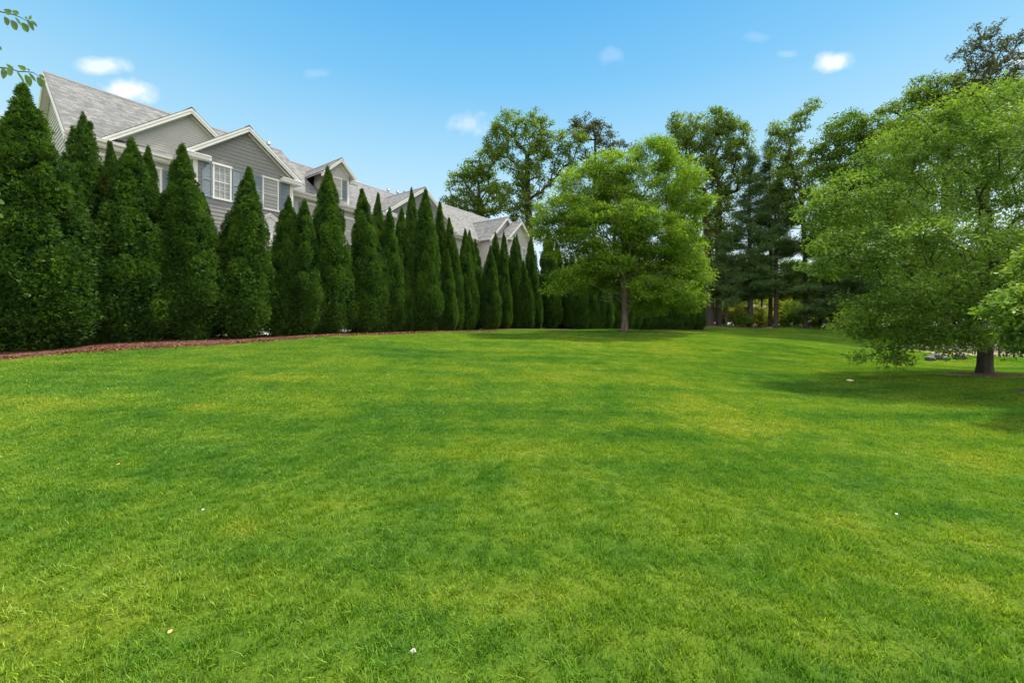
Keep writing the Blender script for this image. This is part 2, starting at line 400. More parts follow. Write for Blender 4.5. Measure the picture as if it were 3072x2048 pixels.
def mulchmat():
    m, n, l, p = newmat('red_bark_mulch')
    geo = n.new('ShaderNodeNewGeometry')
    v = n.new('ShaderNodeTexVoronoi'); v.inputs['Scale'].default_value = 26; l.new(geo.outputs['Position'], v.inputs['Vector'])
    f = noise(n, l, 60, geo.outputs['Position'], 4)
    c = ramp(n, l, v.outputs['Color'], [(0, (.040, .015, .009)), (.5, (.105, .036, .019)), (.85, (.17, .065, .035)), (1, (.32, .20, .14))])
    c = mixc(n, l, 1.0, c, ramp(n, l, f, [(.3, (.6, .6, .6)), (.7, (1.2, 1.2, 1.2))]), 'MULTIPLY')
    l.new(c, p.inputs['Base Color']); p.inputs['Roughness'].default_value = .95
    l.new(bump(n, l, v.outputs['Distance'], 1, .04), p.inputs['Normal']); return m
M['mulch'] = mulchmat()
M['chip'] = leafmat('mulch_chips', (.06, .021, .012), (.25, .105, .060), .05, .02, nscale=9)
mb = strip('mulch_bed', ML, -.12, 3.6, .06, M['mulch'], 12, .07); tag(mb, kind='structure')
pt = strip('patio', ML[:int(len(ML)*.66)], 3.7, 9.0, .03, M['concrete'], 10); tag(pt, kind='structure')
# loose chips on the visible front of the bed
def chips(name, centre_fn, n, size, mat):
    C = centre_fn(n); C[:, 2] += rng.uniform(0, .03, n)
    a = rng.uniform(0, 6.28, n); L_ = rng.uniform(.5, 1.4, n)*size; w = L_*rng.uniform(.2, .45, n)
    tz = rng.normal(0, .35, n); d = np.stack([np.cos(a), np.sin(a), tz], -1); s = np.stack([-np.sin(a), np.cos(a), rng.normal(0, .35, n)], -1)
    v = np.stack([C-d*L_[:, None], C+s*w[:, None], C+d*L_[:, None], C-s*w[:, None]], 1)
    t = np.repeat(rng.uniform(0, 1, n)**2, 4)
    return np_mesh(name, v, np.arange(4*n).reshape(-1, 4), mat, tint=t)
def on_strip(line, o0, o1):
    T = np.gradient(line, axis=0); T /= np.linalg.norm(T, axis=1)[:, None]; Nn = np.stack([-T[:, 1], T[:, 0]], -1)
    def fn(n):
        k = rng.integers(0, len(line), n); o = rng.uniform(o0, o1, n)
        p = line[k] + Nn[k]*o[:, None] + rng.normal(0, .3, (n, 2))*[1, 1]
        return np.column_stack([p, gz(p[:, 0], p[:, 1])+.035])
    return fn
ch = chips('mulch_chips', on_strip(ML[8:int(len(ML)*.55)], -.15, 1.4), 30000, .038, M['chip'])
tag(ch, 'reddish brown bark chips strewn over the bed at the foot of the hedge', 'mulch', kind='stuff')

# ------------------------------------------------------------------ foliage tools
def frames(n, up_bias=0., out=None, out_w=0.):
    """random leaf frames: axis a (along), s (side)"""
    a = rng.normal(0, 1, (n, 3)); a[:, 2] += up_bias
    if out is not None: a += out*out_w
    a /= np.linalg.norm(a, axis=1)[:, None]
    b = rng.normal(0, 1, (n, 3)); s = np.cross(a, b); s /= np.linalg.norm(s, axis=1)[:, None]
    return a, s
def leaf_quads(C, a, s, length, width, fold=.25):
    n = len(C); L_ = np.broadcast_to(length, (n,))[:, None]; w = np.broadcast_to(width, (n,))[:, None]
    nn_ = np.cross(a, s)
    mid = C + a*L_*.45
    return np.stack([C, mid + s*w*.5 + nn_*w*fold, C + a*L_, mid - s*w*.5 + nn_*w*fold], 1)
def quads(n): return np.arange(4*n).reshape(-1, 4)

def tube(mbv, mbf, pts, rad, k=6):
    """tapered tube appended to lists"""
    pts = np.asarray(pts, float); n = len(pts)
    T = np.gradient(pts, axis=0); T /= np.linalg.norm(T, axis=1)[:, None] + 1e-9
    ref = np.array([0, 0, 1.]) if abs(T[0][2]) < .9 else np.array([1., 0, 0])
    base = sum(len(v) for v in mbv); vs = []
    th = np.arange(k)*2*math.pi/k
    for i in range(n):
        u = np.cross(T[i], ref); u /= np.linalg.norm(u)+1e-9; v = np.cross(T[i], u)
        vs.append(pts[i] + rad[i]*(np.cos(th)[:, None]*u + np.sin(th)[:, None]*v))
    mbv.append(np.concatenate(vs))
    for i in range(n-1):
        for q in range(k):
            q2 = (q+1) % k; mbf.append((base+i*k+q, base+i*k+q2, base+(i+1)*k+q2, base+(i+1)*k+q))

# ------------------------------------------------------------------ arborvitae (unit: 7 m tall, 1.15 m radius)
AH, AR = 7.0, 1.15
def arb_profile(t):
    return AR*np.where(t < .16, .42+.58*np.sin(np.clip(t/.16, 0, 1)*math.pi/2), 1-(np.clip((t-.16)/.84, 0, 1))**1.75)
def arbor_mesh(seed, nclump=340, per=260, twin=False):
    global rng
    rng = np.random.default_rng(seed)
    V_, T_ = [], []
    lean = rng.normal(0, .05, 2)
    t = .02 + .97*rng.uniform(0, 1, nclump)**1.15; t[:30] = np.linspace(.84, 1.0, 30)
    th = rng.uniform(0, 2*math.pi, nclump)
    wob = 1 + .09*np.sin(th*3 + seed) + .06*np.sin(th*2 + t*9 + seed*2) + .04*np.sin(t*17+seed)
    size = np.clip(.035 + .40*(1-t)**.75, .04, .42)*rng.uniform(.65, 1.3, nclump)
    r = np.maximum(.02, arb_profile(t)*wob - size*.65)*rng.uniform(.84, 1.05, nclump)
    cc = np.column_stack([r*np.cos(th), r*np.sin(th), .12 + t*(AH-.25)])
    cc[:, :2] += np.outer(t**2, lean)*3
    ctint = rng.uniform(-.1, .45, nclump)
    if twin:
        m = t > .55; sgn = np.where(rng.random(nclump) < .5, -1, 1)*m
        cc[:, 0] += sgn*(t-.55)*.45; cc[:, 2] -= np.where((sgn < 0) & m, .3, 0)
    for k in range(nclump):
        n = int(per*np.clip(size[k]/.3, .12, 1.4)**1.3)
        u = rng.normal(0, 1, (n, 3)); u /= np.linalg.norm(u, axis=1)[:, None]
        rad = rng.uniform(.55, 1, n)**.6
        p = u*rad[:, None]*size[k]*np.array([.9, .9, 1.5]) + np.array([0, 0, .04])
        ow = np.array([math.cos(th[k]), math.sin(th[k]), .2])
        C = cc[k] + p
        a, s = frames(n, .9, u*.9 + ow*.7, 1.0)
        ln = rng.uniform(.05, .10, n)
        for q in (-.5, .5):
            a2 = a + s*q; a2 /= np.linalg.norm(a2, axis=1)[:, None]
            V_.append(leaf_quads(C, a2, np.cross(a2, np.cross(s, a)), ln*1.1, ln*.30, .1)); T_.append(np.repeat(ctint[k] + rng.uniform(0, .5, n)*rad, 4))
    # ragged inner foliage behind the outer sprays
    n = 9000; t = rng.uniform(0, .95, n); th = rng.uniform(0, 6.28, n); r = arb_profile(t)*rng.uniform(.25, .8, n)
    C = np.column_stack([r*np.cos(th), r*np.sin(th), .15+t*(AH-.5)]); C[:, :2] += np.outer(t**2, lean)*3
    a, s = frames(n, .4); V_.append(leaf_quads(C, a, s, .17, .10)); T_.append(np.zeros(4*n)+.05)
    v = np.concatenate(V_).reshape(-1, 3)
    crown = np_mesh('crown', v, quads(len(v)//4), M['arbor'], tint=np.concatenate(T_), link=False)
    tv, tf = [], []
    tube(tv, tf, [(0, 0, -.2), (0, 0, .5), (lean[0]*.8, lean[1]*.8, 3.5), (lean[0]*2.6, lean[1]*2.6, 6.2)], [.10, .085, .05, .012], 7)
    for q in range(10):
        an = rng.uniform(0, 6.28); z = rng.uniform(.25, 1.2)
        tube(tv, tf, [(0, 0, z), (.35*math.cos(an), .35*math.sin(an), z+.1), (.8*math.cos(an), .8*math.sin(an), z+.35)], [.025, .016, .006], 5)
    trunk = np_mesh('trunk', np.concatenate(tv), np.array(tf), M['bark_grey'], smooth=True, link=False)
    return crown.data, trunk.data
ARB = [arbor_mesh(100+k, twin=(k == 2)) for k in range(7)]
rng = np.random.default_rng(77)

ORD = ['first','second','third','fourth','fifth','sixth','seventh','eighth','ninth','tenth','eleventh','twelfth','thirteenth','fourteenth','fifteenth',
       'sixteenth','seventeenth','eighteenth','nineteenth','twentieth','twenty-first','twenty-second','twenty-third','twenty-fourth','twenty-fifth','twenty-sixth',
       'twenty-seventh','twenty-eighth','twenty-ninth','thirtieth','thirty-first','thirty-second','thirty-third','thirty-fourth','thirty-fifth','thirty-sixth',
       'thirty-seventh','thirty-eighth','thirty-ninth','fortieth','forty-first','forty-second','forty-third','forty-fourth','forty-fifth','forty-sixth']
def arbor(x, y, ztip, rad, var, rot, label):
    b = g1(x, y)
    o = empty('arborvitae', (x, y, b), rot)
    h = ztip - b
    o.scale = (rad/AR, rad/AR, h/AH)
    for nm, me in zip(('crown', 'trunk'), ARB[var]):
        c = bpy.data.objects.new(nm, me); COL.objects.link(c); c.parent = o
    tag(o, label, 'arborvitae', 'arborvitae trees of the hedge')
    return o
S = 3072/2352
# (tip x, tip y, half width in pixels, row distance, variant) in full-view pixels
HEDGE = [(-30,255,95,17.6,1),(38,245,82,18.0,0),(88,198,105,17.3,3),(182,262,72,17.9,2),(200,260,62,18.8,4),(271,325,42,19.4,1),(301,310,74,17.6,6),(330,331,52,19.0,0),
         (398,380,40,18.9,4),(431,333,70,17.6,5),(478,440,40,19.0,1),(556,379,64,17.6,3),(655,449,46,17.8,0),(694,455,46,17.5,4),(757,379,49,17.6,6),
         (842,429,46,17.6,1),(862,441,30,19.2,3),(890,475,34,17.6,0),(919,474,34,17.8,4),(946,428,28,19.2,6),(973,433,40,17.5,5),(1006,462,28,19.0,3),(1025,571,24,17.0,0),
         (1040,498,27,17.7,1),(1069,523,25,17.6,4),(1081,528,24,18.4,6),(1094,548,22,19.4,0),(1124,562,23,17.2,3),(1134,533,25,17.8,5),(1155,560,20,17.3,1),(1159,531,20,18.8,4),(1179,542,22,17.6,6),
         (1188,538,20,18.6,0),(1207,597,20,17.0,3),(1221,539,22,18.2,1),(1223,581,20,17.4,4),(1258,524,26,17.7,6),(1282,556,24,17.9,0)]
for k, (tx, ty, hw, perp, var) in enumerate(HEDGE):
    x, y = online(tx*S, perp)
    zt = CH + (HY - ty*S)*y/F
    row = 'front' if perp < 18.3 else 'back'
    size = 'broad' if hw > 60 else ('slender' if hw < 30 else 'medium-width')
    lab = f"{size} arborvitae in the {row} row, {ORD[k]} pointed top from the hedge's left end"
    o = arbor(x, y, zt, hw*S*y/F*(1.05 if hw > 50 else 1.14), var, (k*2.4) % 6.28, lab)
    if k == 0: o['label'] = 'arborvitae cut off by the left edge of the picture, first of the hedge'
    if k in (4, 6):
        n = 420; C = rng.normal(0, 1, (n, 3))*[.10, .10, .26]; a_, s_2 = frames(n, .8)
        df = np_mesh('dead_foliage', leaf_quads(C, a_, s_2, .10, .03).reshape(-1, 3), quads(n), M['arbor_dead'], o, tint=rng.uniform(0, 1, 4*n))
        df['label'] = 'rusty brown dead sprays near the top'
        ang = -o.rotation_euler.z + (0.0 if k == 4 else math.pi*.85)
        df.location = (math.cos(ang)*.55, math.sin(ang)*.55, AH*(.66 if k == 4 else .62))
HC = polyline([online(1282*S+22, 17.9), (5.9, 35.2), (9.5, 37.6), (14, 40.0), (19.0, 41.0)], .1)
seg = np.cumsum(np.r_[0, np.linalg.norm(np.diff(HC, axis=0), axis=1)]); nR = 19
for k in range(nR):
    q = HC[np.searchsorted(seg, seg[-1]*(k+.3)/(nR-.4)).clip(0, len(HC)-1)]
    x, y = q + rng.normal(0, .12, 2)
    h = 7.0 - 2.4*(k/nR)**.9 + rng.uniform(-.25, .25)
    lab = f"arborvitae in the far hedge behind the honey locust, {ORD[nR-1-k]} from its right end" if k < nR-1 else "short arborvitae that ends the hedge at the right, beside the tree trunks"
    arbor(x, y, g1(x, y)+h, .78+rng.uniform(-.05, .08), int(rng.integers(0, 7)), rng.uniform(0, 6.28), lab)

# ------------------------------------------------------------------ broadleaf trees
def skeleton(base, top_pts, targets, r0, mat, parent, k=6, wiggle=.08, name='trunk', minr=.006, sag=0, bname='branches', expo=2.0, flare=1.5):
    """trunk through top_pts, then every foliage clump is joined to the nearest limb"""
    tr = polyline3([base] + list(top_pts), .5)
    nodes = [p for p in tr]; par = [-1] + list(range(len(tr)-1))
    nt_ = len(tr)
    org = tr[max(1, int(nt_*.5))]
    order = np.argsort(np.linalg.norm(targets - org, axis=1))
    arr = np.array(nodes); depth = [0]
    for i in range(1, nt_): depth.append(depth[-1]+np.linalg.norm(arr[i]-arr[i-1]))
    for ti in order:
        p = targets[ti]; arr = np.array(nodes)
        d = np.linalg.norm(arr-p, axis=1); up = np.clip(arr[:, 2]-p[2], 0, None)
        cost = d + .28*np.array(depth) + .9*up
        cost[:max(1, int(nt_*.3))] += 50
        j = int(np.argmin(cost)); a_ = arr[j]; L_ = d[j]
        m = max(1, int(L_/.7)); pj = j
        for q in range(1, m+1):
            t = q/m; pt_ = a_*(1-t)+p*t + rng.normal(0, wiggle*min(L_, 2)*.5, 3)*(t < 1) + np.array([0, 0, .12*L_*math.sin(math.pi*t)])*(1-sag)
            nodes.append(pt_); par.append(pj); depth.append(depth[pj]+L_/m); pj = len(nodes)-1
    n = len(nodes); w = np.zeros(n); ch = [[] for _ in range(n)]
    for i in range(n):
        if par[i] >= 0: ch[par[i]].append(i)
    for i in range(n-1, -1, -1):
        if not ch[i]: w[i] += 1
        if par[i] >= 0: w[par[i]] += w[i]
    rad = np.maximum(minr, r0*(w/w[0])**(1/expo))
    arr = np.array(nodes)
    tv, tf = [], []
    tr_r = rad[:nt_].copy()
    hh = arr[:nt_, 2]-arr[0, 2]; tr_r *= 1 + (flare-1)*np.exp(-hh/.22)
    tube(tv, tf, arr[:nt_], tr_r, 12)
    to = np_mesh(name, np.concatenate(tv), np.array(tf), mat, parent, smooth=True)
    bv, bf = [], []
    done = np.zeros(n, bool); done[:nt_] = True
    for i in range(nt_, n):
        if done[i]: continue
        chain = [par[i], i]; done[i] = True; c = i
        while ch[c]:
            nx = max(ch[c], key=lambda q: rad[q])
            if done[nx]: break
            chain.append(nx); done[nx] = True; c = nx
        rr = rad[chain]; rr[0] = min(rr[0], rr[1]*1.25)
        tube(bv, bf, arr[chain], rr, k if rr[1] > .03 else 4)
    if bv: np_mesh(bname, np.concatenate(bv), np.array(bf), mat, parent, smooth=True)
    return to
def polyline3(pts, step):
    pts = np.array(pts, float); P = np.vstack([2*pts[0]-pts[1], pts, 2*pts[-1]-pts[-2]]); out = []
    for i in range(1, len(P)-2):
        n = max(2, int(np.linalg.norm(P[i+1]-P[i])/step))
        for t in np.arange(n)/n:
            out.append(.5*((2*P[i]) + (-P[i-1]+P[i+1])*t + (2*P[i-1]-5*P[i]+4*P[i+1]-P[i+2])*t*t + (-P[i-1]+3*P[i]-3*P[i+1]+P[i+2])*t**3))
    out.append(P[-2]); return np.array(out)

def crown_clumps(lobes, z, dens, shell=.55, dyr=None):
    """lobes (px, py, rx, ry[, dz]) -> clump centres; ellipsoids in the place with depth like their width"""
    out = []; vols = []; par_ = []
    for lb in lobes:
        px, py, rx, ry = lb[:4]; dz = lb[4] if len(lb) > 4 else 0
        zz = z + dz; c = PX(px, py, zz); ax, az = rx*zz/F, ry*zz/F; ay = (ax+az)/2 if dyr is None else max(ax, az)*dyr
        vols.append((ax*ay*az)**.6); par_.append((c, ax, ay, az))
    for vv_, (c, ax, ay, az) in zip(vols, par_):
        n = max(3, int(dens*vv_/sum(vols)))
        u = rng.normal(0, 1, (n, 3)); u /= np.linalg.norm(u, axis=1)[:, None]
        r = rng.uniform(0, 1, n)**(1/3)*(1-shell) + shell*rng.uniform(.75, 1, n)
        out.append(c + u*r[:, None]*[ax, ay, az])
    return np.concatenate(out)

def broadleaf(name, label, z, bx, by, r0, lobes, mat, bark_, dens=1.0, per=60, csize=.5, leaf=.12, cat='tree', group=None, trunk=None, shell=.5, flat=.6, droop=0., asp=.5, dyr=None, tilt=.5, twig=.006, flare=1.5):
    b = PX(bx, by, z); b[2] = g1(b[0], b[1])
    root = empty(name, b); tag(root, label, cat, group)
    T = crown_clumps(lobes, z, dens, shell, dyr)
    if trunk is None:
        top = T[np.argsort(-T[:, 2])[:max(1, len(T)//6)]].mean(0)
        mid = T.mean(0)
        top_pts = [b*.72+np.array([mid[0]*.28, mid[1]*.28, b[2]*.28]) + np.array([0, 0, (mid[2]-b[2])*.45]), mid*.75+top*.25]
    else: top_pts = [PX(x, y, z+dz) for x, y, dz in trunk]
    skeleton(np.zeros(3)-[0, 0, .15], [p-b for p in top_pts], T-b, r0, M[bark_], root, minr=twig, flare=flare)
    n = int(per)*len(T)
    k = np.repeat(np.arange(len(T)), int(per))
    cs = csize*rng.uniform(.65, 1.3, len(T))[k]
    off = rng.normal(0, 1, (n, 3)); off /= np.linalg.norm(off, axis=1)[:, None]
    off *= (rng.uniform(0, 1, n)**.5*cs)[:, None]*[1, 1, flat]
    C = T[k]-b+off
    # outline unevenness: thin out some clumps
    a, s = frames(n, -droop, off/np.maximum(cs[:, None], .01), .9)
    # leaves lie rather flat: side vector pushed towards horizontal
    s[:, 2] *= tilt; s /= np.linalg.norm(s, axis=1)[:, None]
    ln = leaf*rng.uniform(.7, 1.3, n)
    ct = rng.uniform(0, .45, len(T))[k]
    v = leaf_quads(C, a, s, ln, ln*asp, .18)
    np_mesh('crown', v.reshape(-1, 3), quads(n), M[mat], root, tint=np.repeat(ct+rng.uniform(0, .4, n), 4))
    return root

# honey locust in front of the hedge
ZL = 24.0
HLO = broadleaf('honey_locust', 'bright green honey locust with slim pale trunk near the far end of the hedge', ZL, 1873, 990, .20,
    [(1695,642,95,60,-.5),(1636,690,50,38,0),(1825,790,70,34,-1.5),(1890,730,60,36,-1.2),(1760,560,90,70,.5),(1830,500,75,45,0),(1960,470,70,55,.3),(1985,432,28,22,0),(2040,530,75,60,0),(1900,580,110,80,0),(2050,640,60,70,.2),(2105,600,38,22,-.6),
     (1800,680,110,70,-1.5),(1960,700,110,70,-1.2),(1700,740,70,45,-.5),(1720,830,70,38,-1),(1665,870,28,14,-1.2),(1990,800,110,70,0),(2080,820,50,50,.5),(1900,780,80,50,1.5),(2020,880,90,42,-1),(2040,760,75,70,0),(1900,660,80,60,-1.8),(1740,650,60,60,-1),(1850,620,90,70,1.5),(1840,835,70,34,.8),(1950,915,60,30,-.3),(2065,900,50,36,.3),(1890,850,60,40,1.8),(2000,840,80,60,1),(1760,860,45,22,.6),(1780,770,60,50,-1.2),(1800,800,70,45,1.5),(1940,860,50,40,-1.6)],
    'locust', 'bark_grey', dens=2050, per=72, csize=.50, leaf=.19, asp=.27, flat=.45, droop=.15, shell=.45, tilt=.35, twig=.010,
    trunk=[(1876,900,0),(1868,830,0),(1845,740,.3),(1850,640,.2),(1880,560,0)], flare=1.25)

hb = np.array(HLO.location); tv, tf = [], []
for L_ in ([(1868,912),(1848,892),(1836,888)], [(1868,878),(1840,878),(1810,870),(1774,855)], [(1838,878),(1838,898),(1822,903),(1805,902),(1796,897)], [(1836,884),(1815,888),(1800,893)]):
    pl = polyline3([PX(x, y, ZL-.35*i_)-hb for i_, (x, y) in enumerate(L_)], .12); tube(tv, tf, pl, np.linspace(.035, .012, len(pl)), 6)
bl = np_mesh('bare_limbs', np.concatenate(tv), np.array(tf), M['bark_grey'], HLO, smooth=True); bl['label'] = 'pale leafless limbs low on the trunk'

# the dense tree at the right edge
ZR = 11.5
broadleaf('crabapple_tree', 'dense light green round-crowned tree on a short thick trunk at the right of the lawn', ZR, 2952, 1119, .155,
    [(2960,600,330,260,0),(2960,640,400,330,1),(2640,690,185,120,-.4),(2560,600,130,80,0),(2470,800,70,45,0),(2480,640,75,60,0),(2560,760,140,80,-.8),(2690,470,110,80,.3),(2780,380,90,60,0),(2880,330,90,60,-.3),(3010,310,110,70,0),
     (2620,930,120,70,-.6),(2560,970,60,35,-.5),(2700,1010,120,55,-.6),(2650,1070,75,28,-.8),(2800,930,180,100,-1.4),(2860,800,240,160,-1.8),(3120,700,260,330,.4),(3080,960,160,80,1.2),(2860,1020,90,40,-1.6),(3040,440,150,110,-1.4),(2930,1015,55,34,-.7),(3010,1030,60,34,-.4)],
    'crab', 'bark_dark', dens=1650, per=85, csize=.35, leaf=.088, asp=.42, flat=.6, droop=.35, shell=.62, tilt=.5, twig=.006,
    trunk=[(2956,1050,0),(2950,960,0),(2960,820,.1),(2975,640,0)], flare=1.45, dyr=.62)

# a nearer tree just outside the right edge whose branch reaches into the picture
broadleaf('crabapple_tree', 'nearer light green branch with large leaves reaching in from the right edge of the picture', 6.6, 3700, 1300, .13,
    [(3040,935,70,42,0),(3110,900,110,42,0),(3070,1010,45,36,0),(3200,1000,130,100,0),(3350,800,200,220,0),(3600,700,260,300,.3)],
    'crab', 'bark_dark', dens=900, per=50, csize=.20, leaf=.085, asp=.5, flat=.55, droop=.4, shell=.4, tilt=.45, trunk=[(3690,1050,0),(3640,900,0),(3600,760,0)], twig=.004)

# ------------------------------------------------------------------ woodland behind
G1 = 'tall trees at the end of the lawn'
broadleaf('oak_tree', 'loose-crowned oak rising behind the roofs, the left one of the pair', 60, 1450, 985, .45,
    [(1385,560,48,42),(1422,515,42,38),(1458,490,35,50),(1470,590,62,60),(1350,608,34,20),(1415,620,55,30)], 'oak', 'bark_dark', 340, 42, .70, .31, group=G1, shell=.3, twig=.03)
broadleaf('oak_tree', 'tall oak with a high domed crown between the roofs and the honey locust', 58, 1590, 985, .5,
    [(1528,385,58,48),(1490,430,36,50),(1610,380,44,45),(1565,465,85,60),(1640,440,50,45),(1712,430,52,42),(1600,540,62,60),(1540,600,62,50),(1585,645,60,40),(1690,500,40,30)], 'oak', 'bark_dark', 560, 42, .70, .31, group=G1, shell=.3, twig=.03)
broadleaf('thin_tree', 'thin-topped dark tree peeping out above the honey locust', 60, 1775, 985, .3,
    [(1758,375,48,26),(1735,390,30,30),(1790,400,50,28),(1840,425,45,14),(1880,450,40,12),(1800,470,70,30)], 'dull', 'bark_dark', 110, 50, .75, .30, group=G1, shell=.2, twig=.03, flat=.45)
broadleaf('oak_tree', 'tall oak just right of the honey locust, leftmost of the dark trunks', 47, 2132, 975, .42,
    [(2055,375,50,38),(2030,430,45,50),(2085,420,50,50),(2090,520,70,60),(2060,600,60,60),(2100,690,60,55),(2040,720,40,40),(2110,860,50,45,1)], 'oak', 'bark_dark', 430, 42, .62, .26, group=G1, shell=.3, twig=.025, trunk=[(2128,860,0),(2120,700,0),(2110,560,0)])
broadleaf('oak_tree', 'straight oak with a square-topped crown, second dark trunk right of the hedge end', 47.5, 2156, 975, .34,
    [(2140,370,38,40),(2175,365,28,32),(2212,405,38,45),(2150,450,60,60),(2225,450,32,40),(2180,530,60,60),(2160,620,45,60),(2190,700,40,40)], 'oak', 'bark_dark', 430, 42, .62, .26, group=G1, shell=.3, twig=.025, trunk=[(2156,860,0),(2155,700,0),(2160,560,0)])
broadleaf('oak_tree', 'leaning wispy-topped tree between the pines and the dense maple', 44, 2417, 979, .22,
    [(2437,318,26,16),(2400,350,30,18),(2330,385,22,24),(2372,392,42,26),(2360,450,48,42),(2400,500,60,60),(2350,540,45,50),(2390,620,60,70)], 'oak', 'bark_dark', 320, 36, .55, .25, group=G1, shell=.2, twig=.02, trunk=[(2417,850,0),(2412,700,0),(2400,560,0)])
broadleaf('maple_tree', 'full dark green maple with a domed top left of the crabapple', 42, 2560, 981, .35,
    [(2545,385,60,45),(2610,395,55,42),(2665,410,50,42),(2490,440,50,45),(2540,500,90,70),(2640,500,90,80),(2470,560,60,60),(2580,620,110,80),(2470,700,60,60),(2700,600,90,90)], 'maple', 'bark_dark', 640, 70, .8, .25, group=G1, shell=.45, twig=.025)
broadleaf('oak_tree', 'tall loose oak rising behind the crabapple, left of the tallest treetop', 38, 2840, 1010, .4,
    [(2775,270,48,42),(2825,262,48,40),(2735,310,55,38),(2690,320,30,16),(2650,330,26,12),(2790,350,80,60),(2720,390,60,40),(2880,330,70,60),(2900,450,120,90),(2900,255,40,30),(2960,300,90,50),(2690,420,60,50),(2850,380,90,60)], 'oak', 'bark_dark', 480, 50, .6, .23, group=G1, shell=.3, twig=.02)
broadleaf('thin_tree', 'tallest thin grey-green treetop at the upper right of the picture', 36, 2955, 1010, .3,
    [(2938,112,20,34),(2975,96,26,24),(2912,150,26,22),(2880,165,24,16),(2945,185,40,32),(3000,125,20,26),(3035,150,26,40),(3062,120,18,26),(3010,200,55,36),(2960,240,80,36),(3080,230,60,50),(3000,320,120,70),(2936,84,9,20),(2999,76,9,18),(2872,150,14,10),(2920,215,60,24),(3030,250,80,30),(3064,96,10,18),(2960,150,50,20)], 'dull', 'bark_grey', 420, 22, .38, .20, group=G1, shell=.15, twig=.02, flat=.7,
    trunk=[(2955,700,0),(2952,400,0),(2953,220,0)])

def pine(name, label, z, bx, by, ytop, hw, y0, r0=.24, mat='pine', nb=70, group=G1):
    b = PX(bx, by, z); b[2] = g1(b[0], b[1]); H = PX(bx, ytop, z)[2]-b[2]; h0 = PX(bx, y0, z)[2]-b[2]; Wd = hw*z/F
    nb = int(nb*.68); root = empty(name, b); tag(root, label, 'pine tree', group)
    tv, tf = [], []
    tube(tv, tf, [(0, 0, -.2), (0, 0, .25), (.05, 0, H*.35), (-.05, .1, H*.7), (0, 0, H)], [r0*1.35, r0, r0*.8, r0*.45, .02], 12)
    np_mesh('trunk', np.concatenate(tv), np.array(tf), M['bark_dark'], root, smooth=True)
    bv, bf = [], []; C, A, K = [], [], []
    for k in range(nb):
        t = (k+rng.random())/nb; zz = h0 + (H-h0)*t; an = rng.uniform(0, 6.28)
        L_ = Wd*(1-t**1.6*.85)*rng.uniform(.55, 1.1); rise = (.12+.5*t)*L_
        d = np.array([math.cos(an), math.sin(an), 0])
        pts = [np.array([0, 0, zz]), d*L_*.5+[0, 0, zz+rise*.25], d*L_+[0, 0, zz+rise]]
        tube(bv, bf, pts, [.05*(1-t)+.02, .03, .01], 4)
        m = int(9+L_*9)
        s = rng.uniform(.3, 1.03, m)**.8; side = np.array([-d[1], d[0], 0])
        P = d*L_*s[:, None] + np.array([0, 0, 1.])*(zz + rise*s**1.4)[:, None] + side*(rng.normal(0, .30, m)*L_*(1.1-s*.6))[:, None]*.8 + rng.normal(0, .12, (m, 3))
        C.append(P); K.append(np.full(m, rng.uniform(0, .5)))
    np_mesh('branches', np.concatenate(bv), np.array(bf), M['bark_dark'], root, smooth=True)
    C = np.concatenate(C); K = np.concatenate(K); per = 34
    k = np.repeat(np.arange(len(C)), per); n = len(k)
    off = rng.normal(0, 1, (n, 3))*[.22, .22, .09]
    a, s = frames(n, .5, off*3, 1.)
    v = leaf_quads(C[k]+off, a, s, .30*rng.uniform(.7, 1.3, n), .045, .1)
    np_mesh('crown', v.reshape(-1, 3), quads(n), M[mat], root, tint=np.repeat(K[k]+rng.uniform(0, .5, n), 4))
    return root
for px, py, rx, ry, z, mt_, lab in [(2140,760,46,95,53,'oak','slim young tree closing the gap between the two oak trunks'),(2095,840,60,75,52,'oak','young tree filling the gap between the hedge end and the first oak trunk'),(2205,840,55,55,54,'maple','young tree behind the slender pine, between the oak trunks and the big pine'),(2285,830,50,60,55,'oak','young tree right behind the big pine trunk'),
    (2380,840,60,60,52,'maple','young tree between the close pine pair and the wispy tree'),(2470,850,60,70,52,'oak','young tree behind the low pine'),(2610,850,90,90,48,'maple','young tree behind the left edge of the crabapple'),(2790,860,110,110,44,'oak','young tree behind the middle of the crabapple'),(2990,850,120,110,44,'maple','young tree behind the right part of the crabapple')]:
    broadleaf('young_tree', lab, z, px, 980, .10, [(px, py, rx, ry), (px-rx*.5, py+ry*.4, rx*.6, ry*.6), (px+rx*.5, py+ry*.5, rx*.6, ry*.5), (px, py-ry*.6, rx*.6, ry*.5)], mt_, 'bark_dark', 200, 55, .6, .24, group='young trees under the tall ones', shell=.3, twig=.02)
pine('pine_tree', 'big dark pine with a thick straight trunk rising from the red mulch ring', 46, 2250, 978, 470, 85, 900, .30, nb=95)
pine('pine_tree', 'dark pine right of the big pine, left trunk of the close pair', 47, 2311, 978, 430, 62, 900, .22, nb=70)
pine('pine_tree', 'dark pine, right trunk of the close pair beside the big pine', 45, 2328, 979, 560, 105, 890, .24, nb=95)
pine('pine_tree', 'small slender pine between the second oak trunk and the big pine', 45, 2179, 976, 700, 45, 920, .12, nb=45)
pine('pine_tree', 'low black-green pine behind the wispy tree', 43, 2470, 980, 640, 85, 950, .18, nb=90)
pine('pine_tree', 'wide dark pine at the edge of the crabapple crown', 42, 2560, 982, 620, 100, 960, .18, nb=110)
pine('pine_tree', 'dark pine behind the crabapple, seen through its left side', 39, 2690, 1000, 560, 110, 980, .2, nb=90)
pine('pine_tree', 'dark pine behind the honey locust crown on its right side', 50, 2020, 985, 560, 60, 900, .2, nb=70)

